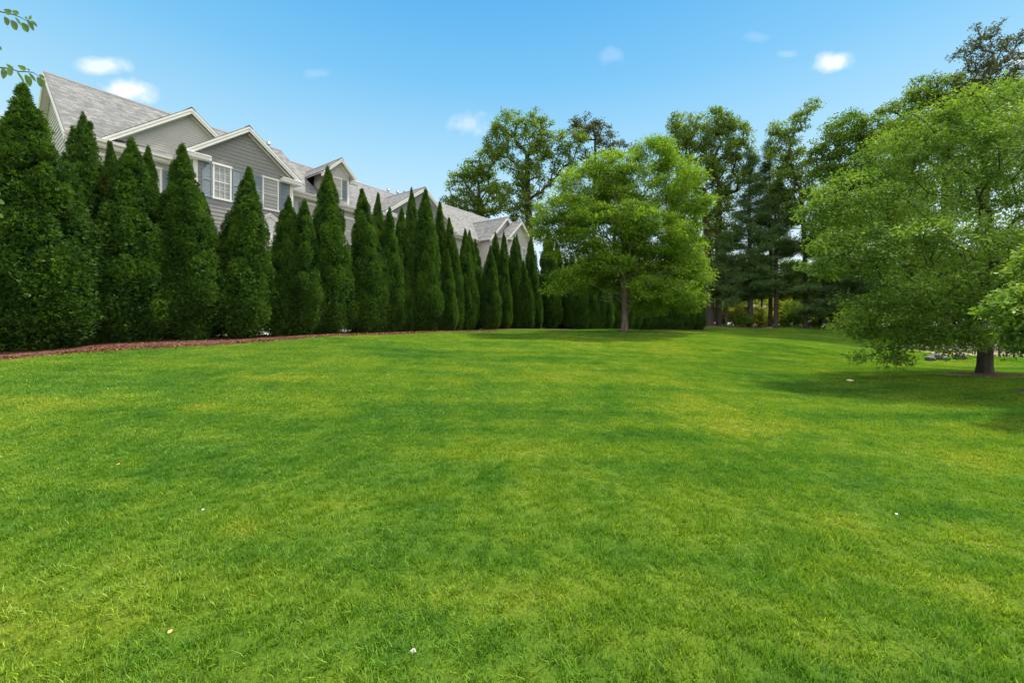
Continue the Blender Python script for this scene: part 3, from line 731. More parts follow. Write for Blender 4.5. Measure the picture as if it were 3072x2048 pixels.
# shrubs of the wood edge
SH = [(2120,930,30,30,50,'shrub','yellow-green shrub seen between the hedge end and the first oak trunk'),(2172,945,18,22,49,'shrub','small light shrub between the oak trunks and the slender pine'),
      (2205,935,28,34,48,'shrub','tangled shrub left of the big pine trunk'),(2232,960,20,15,45.5,'maple','low leafy plant at the foot of the big pine, on its left'),
      (2280,950,28,26,48,'shrub','yellowish bush right of the big pine trunk'),(2345,955,26,20,47,'shrub','low bush right of the close pair of pine trunks'),
      (2385,940,34,34,46,'maple','leafy green bush left of the wispy tree trunk'),(2445,955,34,22,46,'shrub','olive bush right of the wispy tree trunk'),
      (2500,960,40,22,45,'oak','dark bush at the foot of the low pine'),(2575,962,46,24,44,'oak','dark bush nearest the crabapple crown on the left'),
      (2660,1010,60,34,36,'oak','dark bush seen under the left side of the crabapple'),(2780,1035,60,36,33,'oak','dark bush straight behind the low crabapple limbs'),
      (2870,1020,50,44,34,'oak','dark bush left of the crabapple trunk, behind the stones')]
SH += [(2150,905,34,40,58,'shrub','taller light green shrub far behind the two oak trunks'),(2240,915,40,40,60,'shrub','light green shrub far behind the big pine trunk, on its left'),(2318,925,34,34,58,'shrub','light green shrub far behind the close pair of pine trunks'),
       (2400,915,44,40,57,'shrub','light green shrub far behind the wispy tree trunk'),(2490,925,44,40,55,'oak','olive shrub far behind the low pine'),(2330,900,30,24,62,'maple','round bush far behind, above the roof of the grey house'),(2740,1010,60,50,40,'maple','tall green bush behind the middle of the crabapple'),(2960,1010,60,50,42,'oak','bush behind the crabapple trunk'),(3060,1000,50,50,44,'maple','bush behind the iron fence at the right edge')]
for px, py, rx, ry, z, mt_, lab in SH:
    rx *= 1.25; ry *= 1.2
    broadleaf('shrub', lab, z, px, py+ry, .05, [(px, py, rx, ry), (px-rx*.4, py+ry*.3, rx*.6, ry*.6), (px+rx*.4, py+ry*.2, rx*.6, ry*.6)], mt_, 'bark_dark', 90, 60, .38, .17, cat='shrub', group='shrubs at the wood edge', shell=.3, twig=.012)

# far tree line
FT = [(1290,96,70,60),(1380,100,60,70),(1700,95,80,80),(1820,92,80,80),(1930,96,80,90),(2010,90,80,80),(2090,98,70,75),(2170,88,80,70),(2265,100,80,60),(2350,92,80,80),(2440,88,90,95),(2530,92,90,110),(2640,80,110,130),(2760,70,120,120),(2880,66,120,140),(3010,62,130,120),(3140,66,130,150)]
for k, (px, z, rx, ry) in enumerate(FT):
    cy = 962 - ry*.8
    broadleaf('far_tree', f'hazy green tree of the far tree line behind the lawn, {ORD[k]} from the left', z, px, 985, .3,
        [(px, cy, rx*.8, ry*.8), (px-rx*.5, cy+ry*.3, rx*.5, ry*.5), (px+rx*.5, cy+ry*.25, rx*.5, ry*.55)], 'farleaf', 'bark_dark', 110, 80, 1.7, .7, group='trees of the far tree line', shell=.4, twig=.05)

# small grey house far behind the pines
hp = PX(2296, 985, 82); hr = empty('far_house', (hp[0], hp[1], g1(hp[0], hp[1])), R(8)); tag(hr, 'pale grey house glimpsed far behind the pine trunks', 'house')
m = MB(); m.box(-2.5, 2.5, 0, 5, -.5, 2.6); m.build('wall', M['siding_light'], hr)
m = MB(); m.roofpoly([(-2.8, -.4, 2.5), (2.8, -.4, 2.5), (2.8, 2.5, 4.2), (-2.8, 2.5, 4.2)], .12); m.roofpoly([(-2.8, 5.4, 2.5), (-2.8, 2.5, 4.2), (2.8, 2.5, 4.2), (2.8, 5.4, 2.5)], .12); m.build('roof', M['shingle'], hr)
for wx in (-1.6, .6):
    m = MB(); m.box(wx, wx+1.1, -.04, .02, 1.0, 2.3); m.build('window', M['glass'], hr)

# woodland floor, mulch patches, path behind the crabapple
def blob(name, cx, cy, rx, ry, dz, mat, n=48, rot=0, wob=.12):
    v = [(cx, cy, g1(cx, cy)+dz)]; rings = 6
    f3, f4 = [], []
    ph = rng.uniform(0, 6.28, 3)
    for r_ in range(1, rings+1):
        for k in range(n):
            t = k*2*math.pi/n; q = r_/rings*(1+wob*math.sin(2*t+ph[0])+wob*.7*math.sin(3*t+ph[1])+wob*.4*math.sin(7*t+ph[2]))
            x = math.cos(t)*rx*q; y = math.sin(t)*ry*q
            X = cx+x*math.cos(rot)-y*math.sin(rot); Y = cy+x*math.sin(rot)+y*math.cos(rot)
            v.append((X, Y, g1(X, Y)+dz*(1.15-r_/rings)))
    for k in range(n): f3.append((0, 1+k, 1+(k+1) % n))
    for r_ in range(rings-1):
        for k in range(n):
            a_ = 1+r_*n+k; b_ = 1+r_*n+(k+1) % n; f4.append((a_, a_+n, b_+n, b_))
    return np_mesh(name, v, [np.array(f3), np.array(f4)], mat, smooth=True)
M['floor'] = plain('woodland_floor', (.10, .075, .035), 1, .5, 2.5, bmp=.8)
M['tan'] = plain('tan_gravel', (.22, .17, .11), .95, .2, 2, bmp=.4)
wl = polyline([(18, 46.6), (24, 48.0), (30, 47.5), (38, 44), (46, 38), (60, 34)], .8)
o = strip('woodland_floor', wl, 0, 50, .08, M['floor'], 16); tag(o, kind='structure')
q = PX(2252, 984, 45.5); o = blob('mulch_patch', q[0], q[1], 3.2, 1.6, .09, M['mulch']); tag(o, kind='structure')
q = PX(2140, 984, 45.5); o = blob('mulch_patch', q[0], q[1], 2.6, 1.2, .09, M['mulch']); tag(o, kind='structure')
q = PX(1873, 990, ZL); o = blob('mulch_ring', q[0], q[1], .75, .6, .07, M['mulch']); tag(o, kind='structure')
q = PX(2952, 1119, ZR); o = blob('mulch_ring', q[0], q[1], 1.45, .85, .05, M['mulch']); tag(o, kind='structure')
q = PX(3085, 1218, 8.2); o = blob('mulch_ring', q[0], q[1], .32, .2, .04, M['mulch']); tag(o, kind='structure')
tp = polyline([(23.5, 22.2), (25, 22), (30, 22.5), (48, 25)], .8)
o = strip('gravel_path', tp, 0.5, 3.2, .05, M['tan'], 5); tag(o, kind='structure')
o = strip('gravel_verge', polyline([(28.5, 21.2), (36, 22), (48, 25)], .8), 5.0, 9.0, .05, M['tan'], 5); tag(o, kind='structure')

# low iron fence behind the crabapple
fr = empty('iron_fence', (0, 0, 0)); tag(fr, 'low dark iron fence of thin posts behind the crabapple trunk', 'fence')
fz = 21.6; xs = [(x-1536)*fz/F for x in (2975, 2998, 3020, 3042, 3064, 3086, 3108, 3130)]
fx = PX(2975, 1078, fz); fr.location = (fx[0], fz, g1(fx[0], fz))
for x in xs:
    m = MB(); b = g1(x, fz)-fr.location.z; m.box(x-fx[0]-.03, x-fx[0]+.03, -.03, .03, b-.1, b+1.05); m.box(x-fx[0]-.045, x-fx[0]+.045, -.045, .045, b+1.05, b+1.1); m.build('post', M['iron'], fr)
for hz in (.12, .98):
    m = MB()
    for x0, x1 in zip(xs[:-1], xs[1:]):
        b0 = g1(x0, fz)-fr.location.z; b1 = g1(x1, fz)-fr.location.z
        m.beam((x0-fx[0]+.03, b0+hz), (x1-fx[0]-.03, b1+hz), .03, -.012, .012)
    m.build('rail', M['iron'], fr)
# grey stones
STN = [(2790, 1084, 20.6, .20, .13, 'flat grey stone at the grass edge behind the crabapple, leftmost of three'), (2818, 1082, 21.0, .30, .20, 'grey stone between two others at the grass edge behind the crabapple'), (2880, 1080, 20.8, .22, .17, 'rounded grey stone nearest the crabapple trunk, at the far grass edge')]
for px, py, z, r_, hh, lab in STN:
    c = PX(px, py, z); bm = bmesh.new(); bmesh.ops.create_icosphere(bm, subdivisions=4, radius=1)
    ph = rng.uniform(0, 6, 6)
    for v in bm.verts:
        p = v.co; d = 1+.16*math.sin(3*p.x+ph[0])*math.cos(2.5*p.y+ph[1])+.1*math.sin(6*p.z+4*p.x+ph[2])+.05*math.sin(11*p.y+ph[3])
        v.co = Vector((p.x*r_*1.3*d, p.y*r_*d, max(p.z, -.5)*hh*d))
    me = bpy.data.meshes.new('stone'); bm.to_mesh(me); bm.free(); me.materials.append(M['stone'])
    for p in me.polygons: p.use_smooth = True
    o = bpy.data.objects.new('stone', me); COL.objects.link(o); o.location = (c[0], c[1], g1(c[0], c[1])+.1); o.rotation_euler.z = rng.uniform(0, 6)
    tag(o, lab, 'stone', 'stones at the far grass edge')

# ------------------------------------------------------------------ town houses
HM = Matrix(((DU[0], -NU[0], 0, -22.9*NU[0]), (DU[1], -NU[1], 0, -22.9*NU[1]), (0, 0, 1, 0), (0, 0, 0, 1)))
def house(label):
    o = bpy.data.objects.new('town_house', None); COL.objects.link(o); o.matrix_world = HM; tag(o, label, 'house', 'grey town houses behind the hedge'); return o
def HW(x, y, w):
    r = np.array([x-1536, F]); s = (-22.9+w)/np.dot(r, NU); return float(np.dot(r*s, DU)), CH-(y-HY)*s
def window(par, x0, x1, z0, z1, y, grid=None, fill='glass', trim=.075, axis='y'):
    m = MB(); t = trim
    m.box(x0, x0+t, y-.05, y+.05, z0+t, z1-t); m.box(x1-t, x1, y-.05, y+.05, z0+t, z1-t)
    m.box(x0-.02, x1+.02, y-.07, y+.05, z1-t, z1+.03); m.box(x0-.02, x1+.02, y-.07, y+.05, z0-.02, z0+t)
    w = m.build('window', M['trim'], par)
    m = MB(); m.box(x0+t, x1-t, y-.012, y+.03, z0+t, z1-t); m.build('pane', M[fill], w)
    m = MB(); zm = (z0+z1)/2; m.box(x0+t, x1-t, y-.035, y-.013, zm-.022, zm+.022)
    if grid:
        nx, nz_ = grid
        for i in range(1, nx): xx = x0+t+(x1-x0-2*t)*i/nx; m.box(xx-.008, xx+.008, y-.03, y-.014, z0+t, z1-t)
        for hb in ((z0+t, zm-.022), (zm+.022, z1-t)):
            for i in range(1, nz_): zz = hb[0]+(hb[1]-hb[0])*i/nz_; m.box(x0+t, x1-t, y-.028, y-.0145, zz-.008, zz+.008)
    m.build('sash', M['trim'], w)
    return w
def shutter(par, x0, x1, z0, z1, y):
    m = MB(); m.box(x0, x1, y-.035, y, z0, z1)
    for a_, b_ in ((z0+.07, (z0+z1)/2-.04), ((z0+z1)/2+.04, z1-.07)):
        k = int((b_-a_)/.06)
        for i in range(k): zz = a_+(b_-a_)*i/k; m.poly([(x0+.05, y-.055, zz), (x1-.05, y-.055, zz), (x1-.05, y-.036, zz+.05), (x0+.05, y-.036, zz+.05)])
    for xx in (x0, x1-.045): m.box(xx, xx+.045, y-.06, y-.036, z0, z1)
    for zz in (z0, (z0+z1)/2-.035, z1-.07): m.box(x0+.045, x1-.045, y-.06, y-.036, zz, zz+.07)
    m.build('shutter', M['shutter'], par)
def gable(par, xc, half, ztop, slope, y0, yback_fn, wall_y, wx0, wx1, wz0, side, ch, wall_to=None, fas=.20, returns=.95, roofside=None):
    """cross gable: roof planes, soffit, rake boards, wall. yback_fn(z) = y where the main roof has height z"""
    zb = ztop-half*slope; r = MB(); sf = MB(); cap = MB()
    for sg in (-1, 1):
        pts = [(xc+sg*half, y0, zb), (xc, y0, ztop), (xc, yback_fn(ztop), ztop), (xc+sg*half, max(yback_fn(zb), y0+.02), zb)]
        r.roofpoly(pts, .05)
        sf.roofpoly([(x, y, z-.075) for x, y, z in pts], .03)
    cap.beam((xc-.16, ztop-.16*slope+.03), (xc, ztop+.035), .03, y0-.01, yback_fn(ztop)); cap.beam((xc, ztop+.035), (xc+.16, ztop-.16*slope+.03), .03, y0-.01, yback_fn(ztop))
    ro = r.build('gable_roof', M['shingle'], par); cap.build('ridge_cap', M['ridge'], ro)
    sf.build('soffit', M['trim'], par)
    f = MB()
    for sg in (-1, 1):
        a_, b_ = (xc+sg*half, zb-.055), (xc, ztop-.055)
        if sg > 0: a_, b_ = b_, a_
        f.beam(a_, b_, fas*.45, y0-.03, y0+.02)
        off = -fas*.45
        f.beam((a_[0], a_[1]+off), (b_[0], b_[1]+off), fas*.75, y0-.01, y0+.02)
        a2, b2 = ((wx0, ztop-(xc-wx0)*slope-.20), (xc, ztop-.20)) if sg < 0 else ((xc, ztop-.20), (wx1, ztop-(wx1-xc)*slope-.20))
        f.beam(a2, b2, .12, wall_y-.045, wall_y+.01)
    f.build('rake_board', M['trim'], par)
    if returns:
        g_ = MB()
        for sg in (-1, 1):
            xa = xc+sg*half; xb = xa-sg*returns; x0, x1 = min(xa, xb), max(xa, xb)
            g_.box(x0, x1, y0-.05, wall_y-.002, zb-.30, zb-.14); g_.box(x0-.03*(sg < 0), x1+.03*(sg > 0), y0-.08, wall_y-.003, zb-.14, zb-.09)
            g_.poly([(x0, y0-.05, zb-.09), (x1, y0-.05, zb-.09), (x1, wall_y-.003, zb+.06), (x0, wall_y-.003, zb+.06)])
        g_.build('eave_return', M['trim'], par)
    w = MB(); zw = ztop-.14
    pl = [(wx0, wz0), (wx1, wz0), (wx1, zw-(wx1-xc)*slope), (xc, zw), (wx0, zw-(xc-wx0)*slope)]
    w.lap(pl, wall_y, ch)
    if wall_to is not None:
        zl = zw-(xc-wx0)*slope; zr = zw-(wx1-xc)*slope
        w.lap([(wall_y, wz0), (wall_to, wz0), (wall_to, zl), (wall_y, zl)], wx0, ch, axis='x', sgn=-1)
        w.lap([(wall_y, wz0), (wall_to, wz0), (wall_to, zr), (wall_y, zr)], wx1, ch, axis='x', sgn=1)
    w.build('gable_wall', M[side], par)
def main_roof(par, x0, x1, ze, zr, ye=.8, yr=6.0, cap=True, ends=(False, False)):
    m = MB(); m.roofpoly([(x0, ye, ze), (x1, ye, ze), (x1, yr, zr), (x0, yr, zr)], .06)
    m.roofpoly([(x1, 2*yr-ye, ze), (x0, 2*yr-ye, ze), (x0, yr, zr), (x1, yr, zr)], .06)
    ro = m.build('roof', M['shingle'], par)
    sl = (zr-ze)/(yr-ye)
    m = MB()
    for sg in (-1, 1):
        m.poly([(x0, yr, zr+.035), (x1, yr, zr+.035), (x1, yr+sg*.17, zr-.17*sl+.03), (x0, yr+sg*.17, zr-.17*sl+.03)])
        m.poly([(x0, yr+sg*.17, zr-.17*sl+.001), (x0, yr+sg*.17, zr-.17*sl+.03), (x1, yr+sg*.17, zr-.17*sl+.03), (x1, yr+sg*.17, zr-.17*sl+.001)])
    m.build('ridge_cap', M['ridge'], ro)
    m = MB()
    m.box(x0, x1, ye-.12, ye-.005, ze-.13, ze-.02); m.box(x0, x1, ye-.14, ye-.12, ze-.04, ze-.01); g_ = m.build('gutter', M['gutter'], par)
    m = MB(); m.box(x0, x1, ye-.003, ye+.02, ze-.24, ze-.055); m.box(x0, x1, ye+.02, 1.2, ze-.24, ze-.21); m.build('fascia', M['trim'], par)
    for e, x in zip(ends, (x0, x1)):
        if not e: continue
        m = MB(); sg = -1 if x == x0 else 1
        for (ya, za), (yb, zb) in (((ye, ze), (yr, zr)), ((2*yr-ye, ze), (yr, zr))):
            for k, (h0, h1, o_) in enumerate(((.06, .16, .035), (.16, .32, .015))):
                X0, X1 = sorted((x, x+sg*o_))
                p = [(X0, ya, za-h1), (X0, yb, zb-h1), (X0, yb, zb-h0), (X0, ya, za-h0)]; q = [(X1, b, c) for _, b, c in p]
                m.poly(p); m.poly(q[::-1])
                for i in range(4): j = (i+1) % 4; m.poly([p[j], p[i], q[i], q[j]])
        m.build('rake_board', M['trim'], par)
def vent(par, x, y, z, h=.45):
    tv, tf = [], []
    tube(tv, tf, [(x, y, z-.4), (x, y, z+h)], [.07, .07], 12); tube(tv, tf, [(x, y, z+h-.14), (x, y, z+h+.06), (x, y, z+h+.07)], [.12, .12, .03], 12)
    np_mesh('roof_vent', np.concatenate(tv), np.array(tf), M['metal'], par, smooth=True)

# --- first house
A = house('nearest grey town house with two front gables and the steep roof end at the left')
slA = (13.25-9.12)/5.2; yA = lambda z: .8+(z-9.12)/slA
main_roof(A, 3.0, 13.66, 9.12, 13.25, ends=(True, True))
m = MB(); m.lap([(3.3, .3), (13.4, .3), (13.4, 8.9), (3.3, 8.9)], 1.2, .115)
m.lap([(1.2, .3), (10.8, .3), (10.8, 8.9+.15), (6.0, 12.95), (1.2, 8.9+.15)], 3.3, .20, .03, axis='x', sgn=-1)
m.lap([(1.2, .3), (10.8, .3), (10.8, 8.9+.15), (6.0, 12.95), (1.2, 8.9+.15)], 13.4, .115, axis='x', sgn=1)
m.build('wall', M['siding_light'], A)
gable(A, 7.15, 3.1, 11.80, .825, .88, yA, 1.19, 4.3, 10.0, 9.2, 'siding_light', .115, returns=0)
# shallow pent roof under the first gable
m = MB(); m.box(3.9, 6.5, .66, .80, 9.0, 9.09); m.build('gutter', M['gutter'], A)
gable(A, 9.17, 2.6, 11.40, .775, -.3, yA, 0, 7.0, 11.44, .3, 'siding_grey', .185, wall_to=1.2, returns=.98)
m = MB()
m.box(6.985, 7.11, -.03, .0-.002, .3, 9.35); m.box(6.97, 6.985, -.03, .12, .3, 9.3)
m.box(11.30, 11.455, -.03, -.002, .3, 9.35); m.box(11.455, 11.475, -.03, .14, .3, 9.35)
m.build('corner_board', M['trim'], A)
for gx0 in (6.5, 11.77):
    m = MB(); m.box(gx0, gx0+.07, -.3, .9, 9.16, 9.30); m.build('gutter', M['gutter'], A)
for ya_, yb_ in ((.8, 6.0), (11.2, 6.0)):
    m = MB(); pts = [(3.005, ya_, 9.12-.09), (3.295, ya_, 9.12-.09), (3.295, yb_, 13.25-.09), (3.005, yb_, 13.25-.09)]; m.roofpoly(pts, .02); m.build('soffit', M['trim'], A)
m = MB(); m.box(6.57, 6.99, -.29, 1.2, 9.14, 9.17); m.box(11.47, 11.77, -.29, 1.2, 9.14, 9.17); m.build('soffit', M['trim'], A)
window(A, 7.69, 8.49, 7.46, 9.15, 0, (3, 2))
window(A, 9.89, 10.72, 7.46, 9.15, 0, None, 'blind')
for a_, b_ in ((7.27, 7.66), (8.52, 8.91), (9.47, 9.86), (10.75, 11.14)): shutter(A, a_, b_, 7.46, 9.12, -.002)
# entry pediment and pale bay below the windows
m = MB(); xc, zt, yy = 9.97, 7.17, -.75
for hh, o_, th in ((0, 0, .10), (.10, .03, .12)):
    m.beam((xc-1.0, zt-.62-hh), (xc, zt-hh), th, yy+o_, yy+.2); m.beam((xc, zt-hh), (xc+1.0, zt-.62-hh), th, yy+o_, yy+.2)
pd = m.build('pediment', M['trim'], A)
m = MB(); m.roofpoly([(xc-1.02, yy-.01, zt-.61), (xc, yy-.01, zt+.02), (xc, 0, zt+.02), (xc-1.02, 0, zt-.61)], .03); m.roofpoly([(xc+1.02, yy-.01, zt-.61), (xc, yy-.01, zt+.02), (xc, 0, zt+.02), (xc+1.02, 0, zt-.61)], .03); m.build('roof', M['shingle'], pd)
m = MB(); m.poly([(xc-.8, yy+.1, .4), (xc+.8, yy+.1, .4), (xc+.8, yy+.1, zt-.72), (xc, yy+.1, zt-.22), (xc-.8, yy+.1, zt-.72)]); m.box(xc-.8, xc-.78, yy+.1, 0, .4, zt-.75); m.box(xc+.78, xc+.8, yy+.1, 0, .4, zt-.75); m.build('bay_wall', M['trim'], A)
# recessed windows left of the grey gable
u0, z1_ = HW(480, 505, -1.2); window(A, u0-.8, u0+.06, z1_-1.7, z1_, 1.2, (3, 2)); shutter(A, u0+.10, u0+.48, z1_-1.7, z1_-.05, 1.198)
u1, z2_ = HW(341, 470, -1.2); window(A, u1-.75, u1+.08, z1_-1.7, z1_, 1.2, None, 'blind')
for x in (4.6, 6.1, 8.3, 10.4): window(A, x, x+.85, 3.6, 5.3, 1.2 if x < 7 else 0, (3, 2))
vent(A, 13.0, 6.3, 13.1, .5)
# --- second house
B = house('middle grey town house with a small dormer and one wide gable')
slB = (12.72-9.0)/5.2; yB = lambda z: .8+(z-9.0)/slB
main_roof(B, 13.68, 23.9, 9.0, 12.72)
m = MB(); m.lap([(13.42, .3), (23.9, .3), (23.9, 8.8), (13.42, 8.8)], 1.2, .115); m.build('wall', M['siding_light'], B)
gable(B, 14.8, 1.17, 11.86, .95, .62, yB, .92, 14.12, 15.48, 8.95, 'siding_light', .115, wall_to=2.6, fas=.16, returns=.42)
window(B, 14.36, 14.98, 9.35, 10.62, .92, None, 'blind', .06); shutter(B, 15.01, 15.30, 9.35, 10.6, .918)
m = MB(); m.box(15.36, 15.49, .89, .917, 9.1, 10.6); m.build('corner_board', M['trim'], B)
gable(B, 20.9, 3.5, 11.52, .71, -.3, yB, 0, 17.7, 24.1, .3, 'siding_grey', .185, wall_to=1.2, returns=.9)
for (xa, ya), w_ in (((918, 608), 0), ((1032, 651), 0)):
    u0, z1_ = HW(xa, ya, -1.2); window(B, u0, u0+.85, z1_-1.7, z1_, 1.2, None, 'blind'); shutter(B, u0-.45, u0-.05, z1_-1.7, z1_-.04, 1.198)
window(B, 19.2, 20.0, 7.4, 9.1, 0, (3, 2)); window(B, 21.6, 22.4, 7.4, 9.1, 0, (3, 2))
for x in (13.9, 16.0): window(B, x, x+.85, 3.6, 5.3, 1.2, (3, 2))
vent(B, 22.9, 6.5, 12.7, .45); vent(B, 24.0, 6.6, 12.9, .35)
# --- third house with the projecting wing
Ch = house('farthest grey town house with a long plain roof and a projecting gabled wing')
slC = (13.27-9.0)/5.2; yC = lambda z: .8+(z-9.0)/slC
main_roof(Ch, 24.2, 37.0, 9.0, 13.27, ends=(True, True))
m = MB(); m.lap([(23.92, .3), (36.7, .3), (36.7, 8.8), (23.92, 8.8)], 1.2, .115)
m.lap([(1.2, 8.0), (10.8, 8.0), (10.8, 9.0), (6.0, 12.9), (1.2, 9.0)], 24.5, .115, axis='x', sgn=-1)
m.lap([(1.2, 8.0), (10.8, 8.0), (10.8, 9.0), (6.0, 12.9), (1.2, 9.0)], 36.7, .115, axis='x', sgn=1)
m.build('wall', M['siding_light'], Ch)
gable(Ch, 30.9, 2.6, 11.42, .93, -.55, yC, -.25, 28.6, 33.2, .3, 'siding_light', .115, wall_to=1.2, returns=0)
gable(Ch, 31.5, 2.0, 10.98, .86, -1.75, lambda z: -.3, -1.45, 29.7, 33.3, .3, 'siding_light', .115, wall_to=-.25, returns=.6)
m = MB(); m.box(28.2, 28.3, -.55, .8, 8.86, 8.98); m.build('gutter', M['gutter'], Ch)
window(Ch, 31.9, 32.6, 6.9, 8.6, -1.45, (3, 2)); window(Ch, 30.3, 31.0, 6.9, 8.6, -1.45, (3, 2))
vent(Ch, 31.2, .4, 11.3, .3)

# ------------------------------------------------------------------ overhanging twigs of a young tree at the left
M['nearleaf'] = leafmat('fresh_oval_leaves', (.06, .14, .02), (.13, .26, .03), .5, .06, nscale=5)
yt = empty('young_tree', (-3.9, 2.3, g1(-3.9, 2.3))); tag(yt, 'young tree outside the left edge whose leafy twigs hang into the upper left corner', 'tree')
b0 = Vector(yt.location); Z2 = 2.15
tv, tf = [], []
tube(tv, tf, [(0, 0, -.2), (.03, 0, 1.2), (0, .02, 2.4), (.1, 0, 3.4)], [.07, .055, .04, .015], 10)
np_mesh('trunk', np.concatenate(tv), np.array(tf), M['bark_grey'], yt, smooth=True)
tv, tf = [], []
TW = [[(-300, 40), (-60, 30), (20, 40), (60, 52), (110, 80)], [(-300, 330), (-60, 215), (20, 205), (55, 215), (100, 218), (132, 245)], [(-300, 420), (-90, 560), (-30, 590), (4, 600)]]
for t in TW:
    pts = [PX(x, y, Z2)-np.array(b0) for x, y in t]; pts = [np.array([.05, 0, pts[0][2]-.25])] + pts
    tube(tv, tf, polyline3(pts, .08), np.linspace(.008, .0016, len(polyline3(pts, .08))), 6)
np_mesh('twigs', np.concatenate(tv), np.array(tf), M['bark_grey'], yt, smooth=True)
LV_ = []
# (stalk end, tip, width) in photograph pixels
LEAFS = [((33,41),(11,28),18),((35,33),(57,42),14),((12,50),(24,78),17),((31,60),(50,92),20),((45,52),(64,78),7),((64,68),(84,98),20),((80,58),(102,94),13),((84,57),(94,47),11),((74,51),(82,57),6),((92,62),(112,80),8),
         ((78,210),(52,196),14),((40,212),(18,192),12),((6,203),(10,238),20),((20,203),(34,228),20),((50,214),(75,252),7),((74,224),(92,260),20),((86,219),(108,246),9),((80,206),(90,213),5),((110,232),(128,262),20),((116,224),(134,236),10),((134,238),(122,262),12),
         ((-4,138),(4,152),8),((-8,600),(14,612),12),((-20,570),(2,585),14),((-6,640),(10,655),12),((-60,40),(-30,70),18),((-60,215),(-35,240),20),((-120,200),(-95,235),20),((-120,40),(-150,80),20)]
for k, (q0, q1, w) in enumerate(LEAFS):
    dz = rng.uniform(-.05, .05); p0 = PX(*q0, Z2+dz); p1 = PX(*q1, Z2+dz+rng.uniform(-.015, .015)); ax_ = p1-p0; ln = np.linalg.norm(ax_); ax_ /= ln
    vw = np.array([0, 1., 0]); sd = np.cross(ax_, vw); sd /= np.linalg.norm(sd); nr = np.cross(sd, ax_)
    W_ = w*Z2/F/2
    prof = [(0, 0), (.12, .55), (.3, .95), (.5, 1), (.7, .8), (.87, .42), (1, 0)]
    for (t0, w0), (t1, w1) in zip(prof[:-1], prof[1:]):
        for sg in (-1, 1):
            LV_.append([p0+ax_*ln*t0, p0+ax_*ln*t0+sd*sg*W_*w0+nr*W_*w0*.35, p0+ax_*ln*t1+sd*sg*W_*w1+nr*W_*w1*.35, p0+ax_*ln*t1])
LV_ = np.array(LV_)-np.array(b0)
np_mesh('leaves', LV_.reshape(-1, 3), quads(len(LV_)), M['nearleaf'], yt, tint=np.repeat(rng.uniform(.1, .8, len(LEAFS)), 48))

# ------------------------------------------------------------------ grass
def grassmat():
    m, n, l, p = newmat('grass_blades'); n.remove(p); out = n['Material Output']
    c, P = lawncolor(n, l)
    at = n.new('ShaderNodeAttribute'); at.attribute_name = 'tint'
    cc = mixc(n, l, 1.0, c, ramp(n, l, at.outputs['Fac'], [(0, (.34, .42, .40)), (.45, (.95, 1.0, .95)), (.9, (1.75, 1.45, 1.45)), (1, (2.6, 1.9, 2.4))]), 'MULTIPLY')
    cc = mixc(n, l, 1.0, cc, (1.25, 1.25, 1.2), 'MULTIPLY')
    d = n.new('ShaderNodeBsdfDiffuse'); l.new(cc, d.inputs[0]); t = n.new('ShaderNodeBsdfTranslucent'); l.new(mixc(n, l, 1.0, cc, (1.0, 1.0, .5), 'MULTIPLY'), t.inputs[0])
    mx = n.new('ShaderNodeMixShader'); mx.inputs[0].default_value = .42; l.new(d.outputs[0], mx.inputs[1]); l.new(t.outputs[0], mx.inputs[2])
    g = n.new('ShaderNodeBsdfGlossy'); g.inputs['Roughness'].default_value = .5; mg = n.new('ShaderNodeMixShader'); mg.inputs[0].default_value = .02
    l.new(mx.outputs[0], mg.inputs[1]); l.new(g.outputs[0], mg.inputs[2]); l.new(mg.outputs[0], out.inputs[0]); return m
M['grass'] = grassmat()
def patch(size, n, h, w, seed, ntuft=None):
    g = np.random.default_rng(seed)
    if ntuft:
        tc_ = g.uniform(-.5, .5, (ntuft, 2))*size; k = g.integers(0, ntuft, n); xy = tc_[k] + g.normal(0, size*.035, (n, 2)); hk = g.uniform(.75, 1.3, ntuft)[k]; lean0 = g.normal(0, .28, (ntuft, 2))[k]
    else: xy = g.uniform(-.5, .5, (n, 2))*size; hk = np.ones(n); lean0 = 0
    m_ = g.random(n) < .35; xy[m_] = g.uniform(-.5, .5, (m_.sum(), 2))*size
    hh = h*g.uniform(.45, 1.15, n)*hk; ww = w*g.uniform(.7, 1.3, n)
    an = g.uniform(0, 6.28, n); sd = np.stack([np.cos(an), np.sin(an), 0*an], -1)
    ln = g.normal(0, .30, (n, 2)) + lean0*.6
    base = np.column_stack([xy, np.full(n, -.012)])
    m1 = base + np.column_stack([ln*hh[:, None]*.35, hh*.55]); tip = base + np.column_stack([ln*hh[:, None]*1.15, hh*.93])
    v = np.stack([base-sd*ww[:, None]*.5, base+sd*ww[:, None]*.5, m1+sd*ww[:, None]*.42, m1-sd*ww[:, None]*.42, tip], 1)
    i0 = np.arange(n)*5
    q = np.stack([i0, i0+1, i0+2, i0+3], -1); t = np.stack([i0+3, i0+2, i0+4], -1)
    tn = np.clip(g.normal(.45, .28, n), 0, .93); tn[g.random(n) < .004] = 1
    return np_mesh('grass_patch', v.reshape(-1, 3), [q, t], M['grass'], tint=np.repeat(tn, 5), link=False)
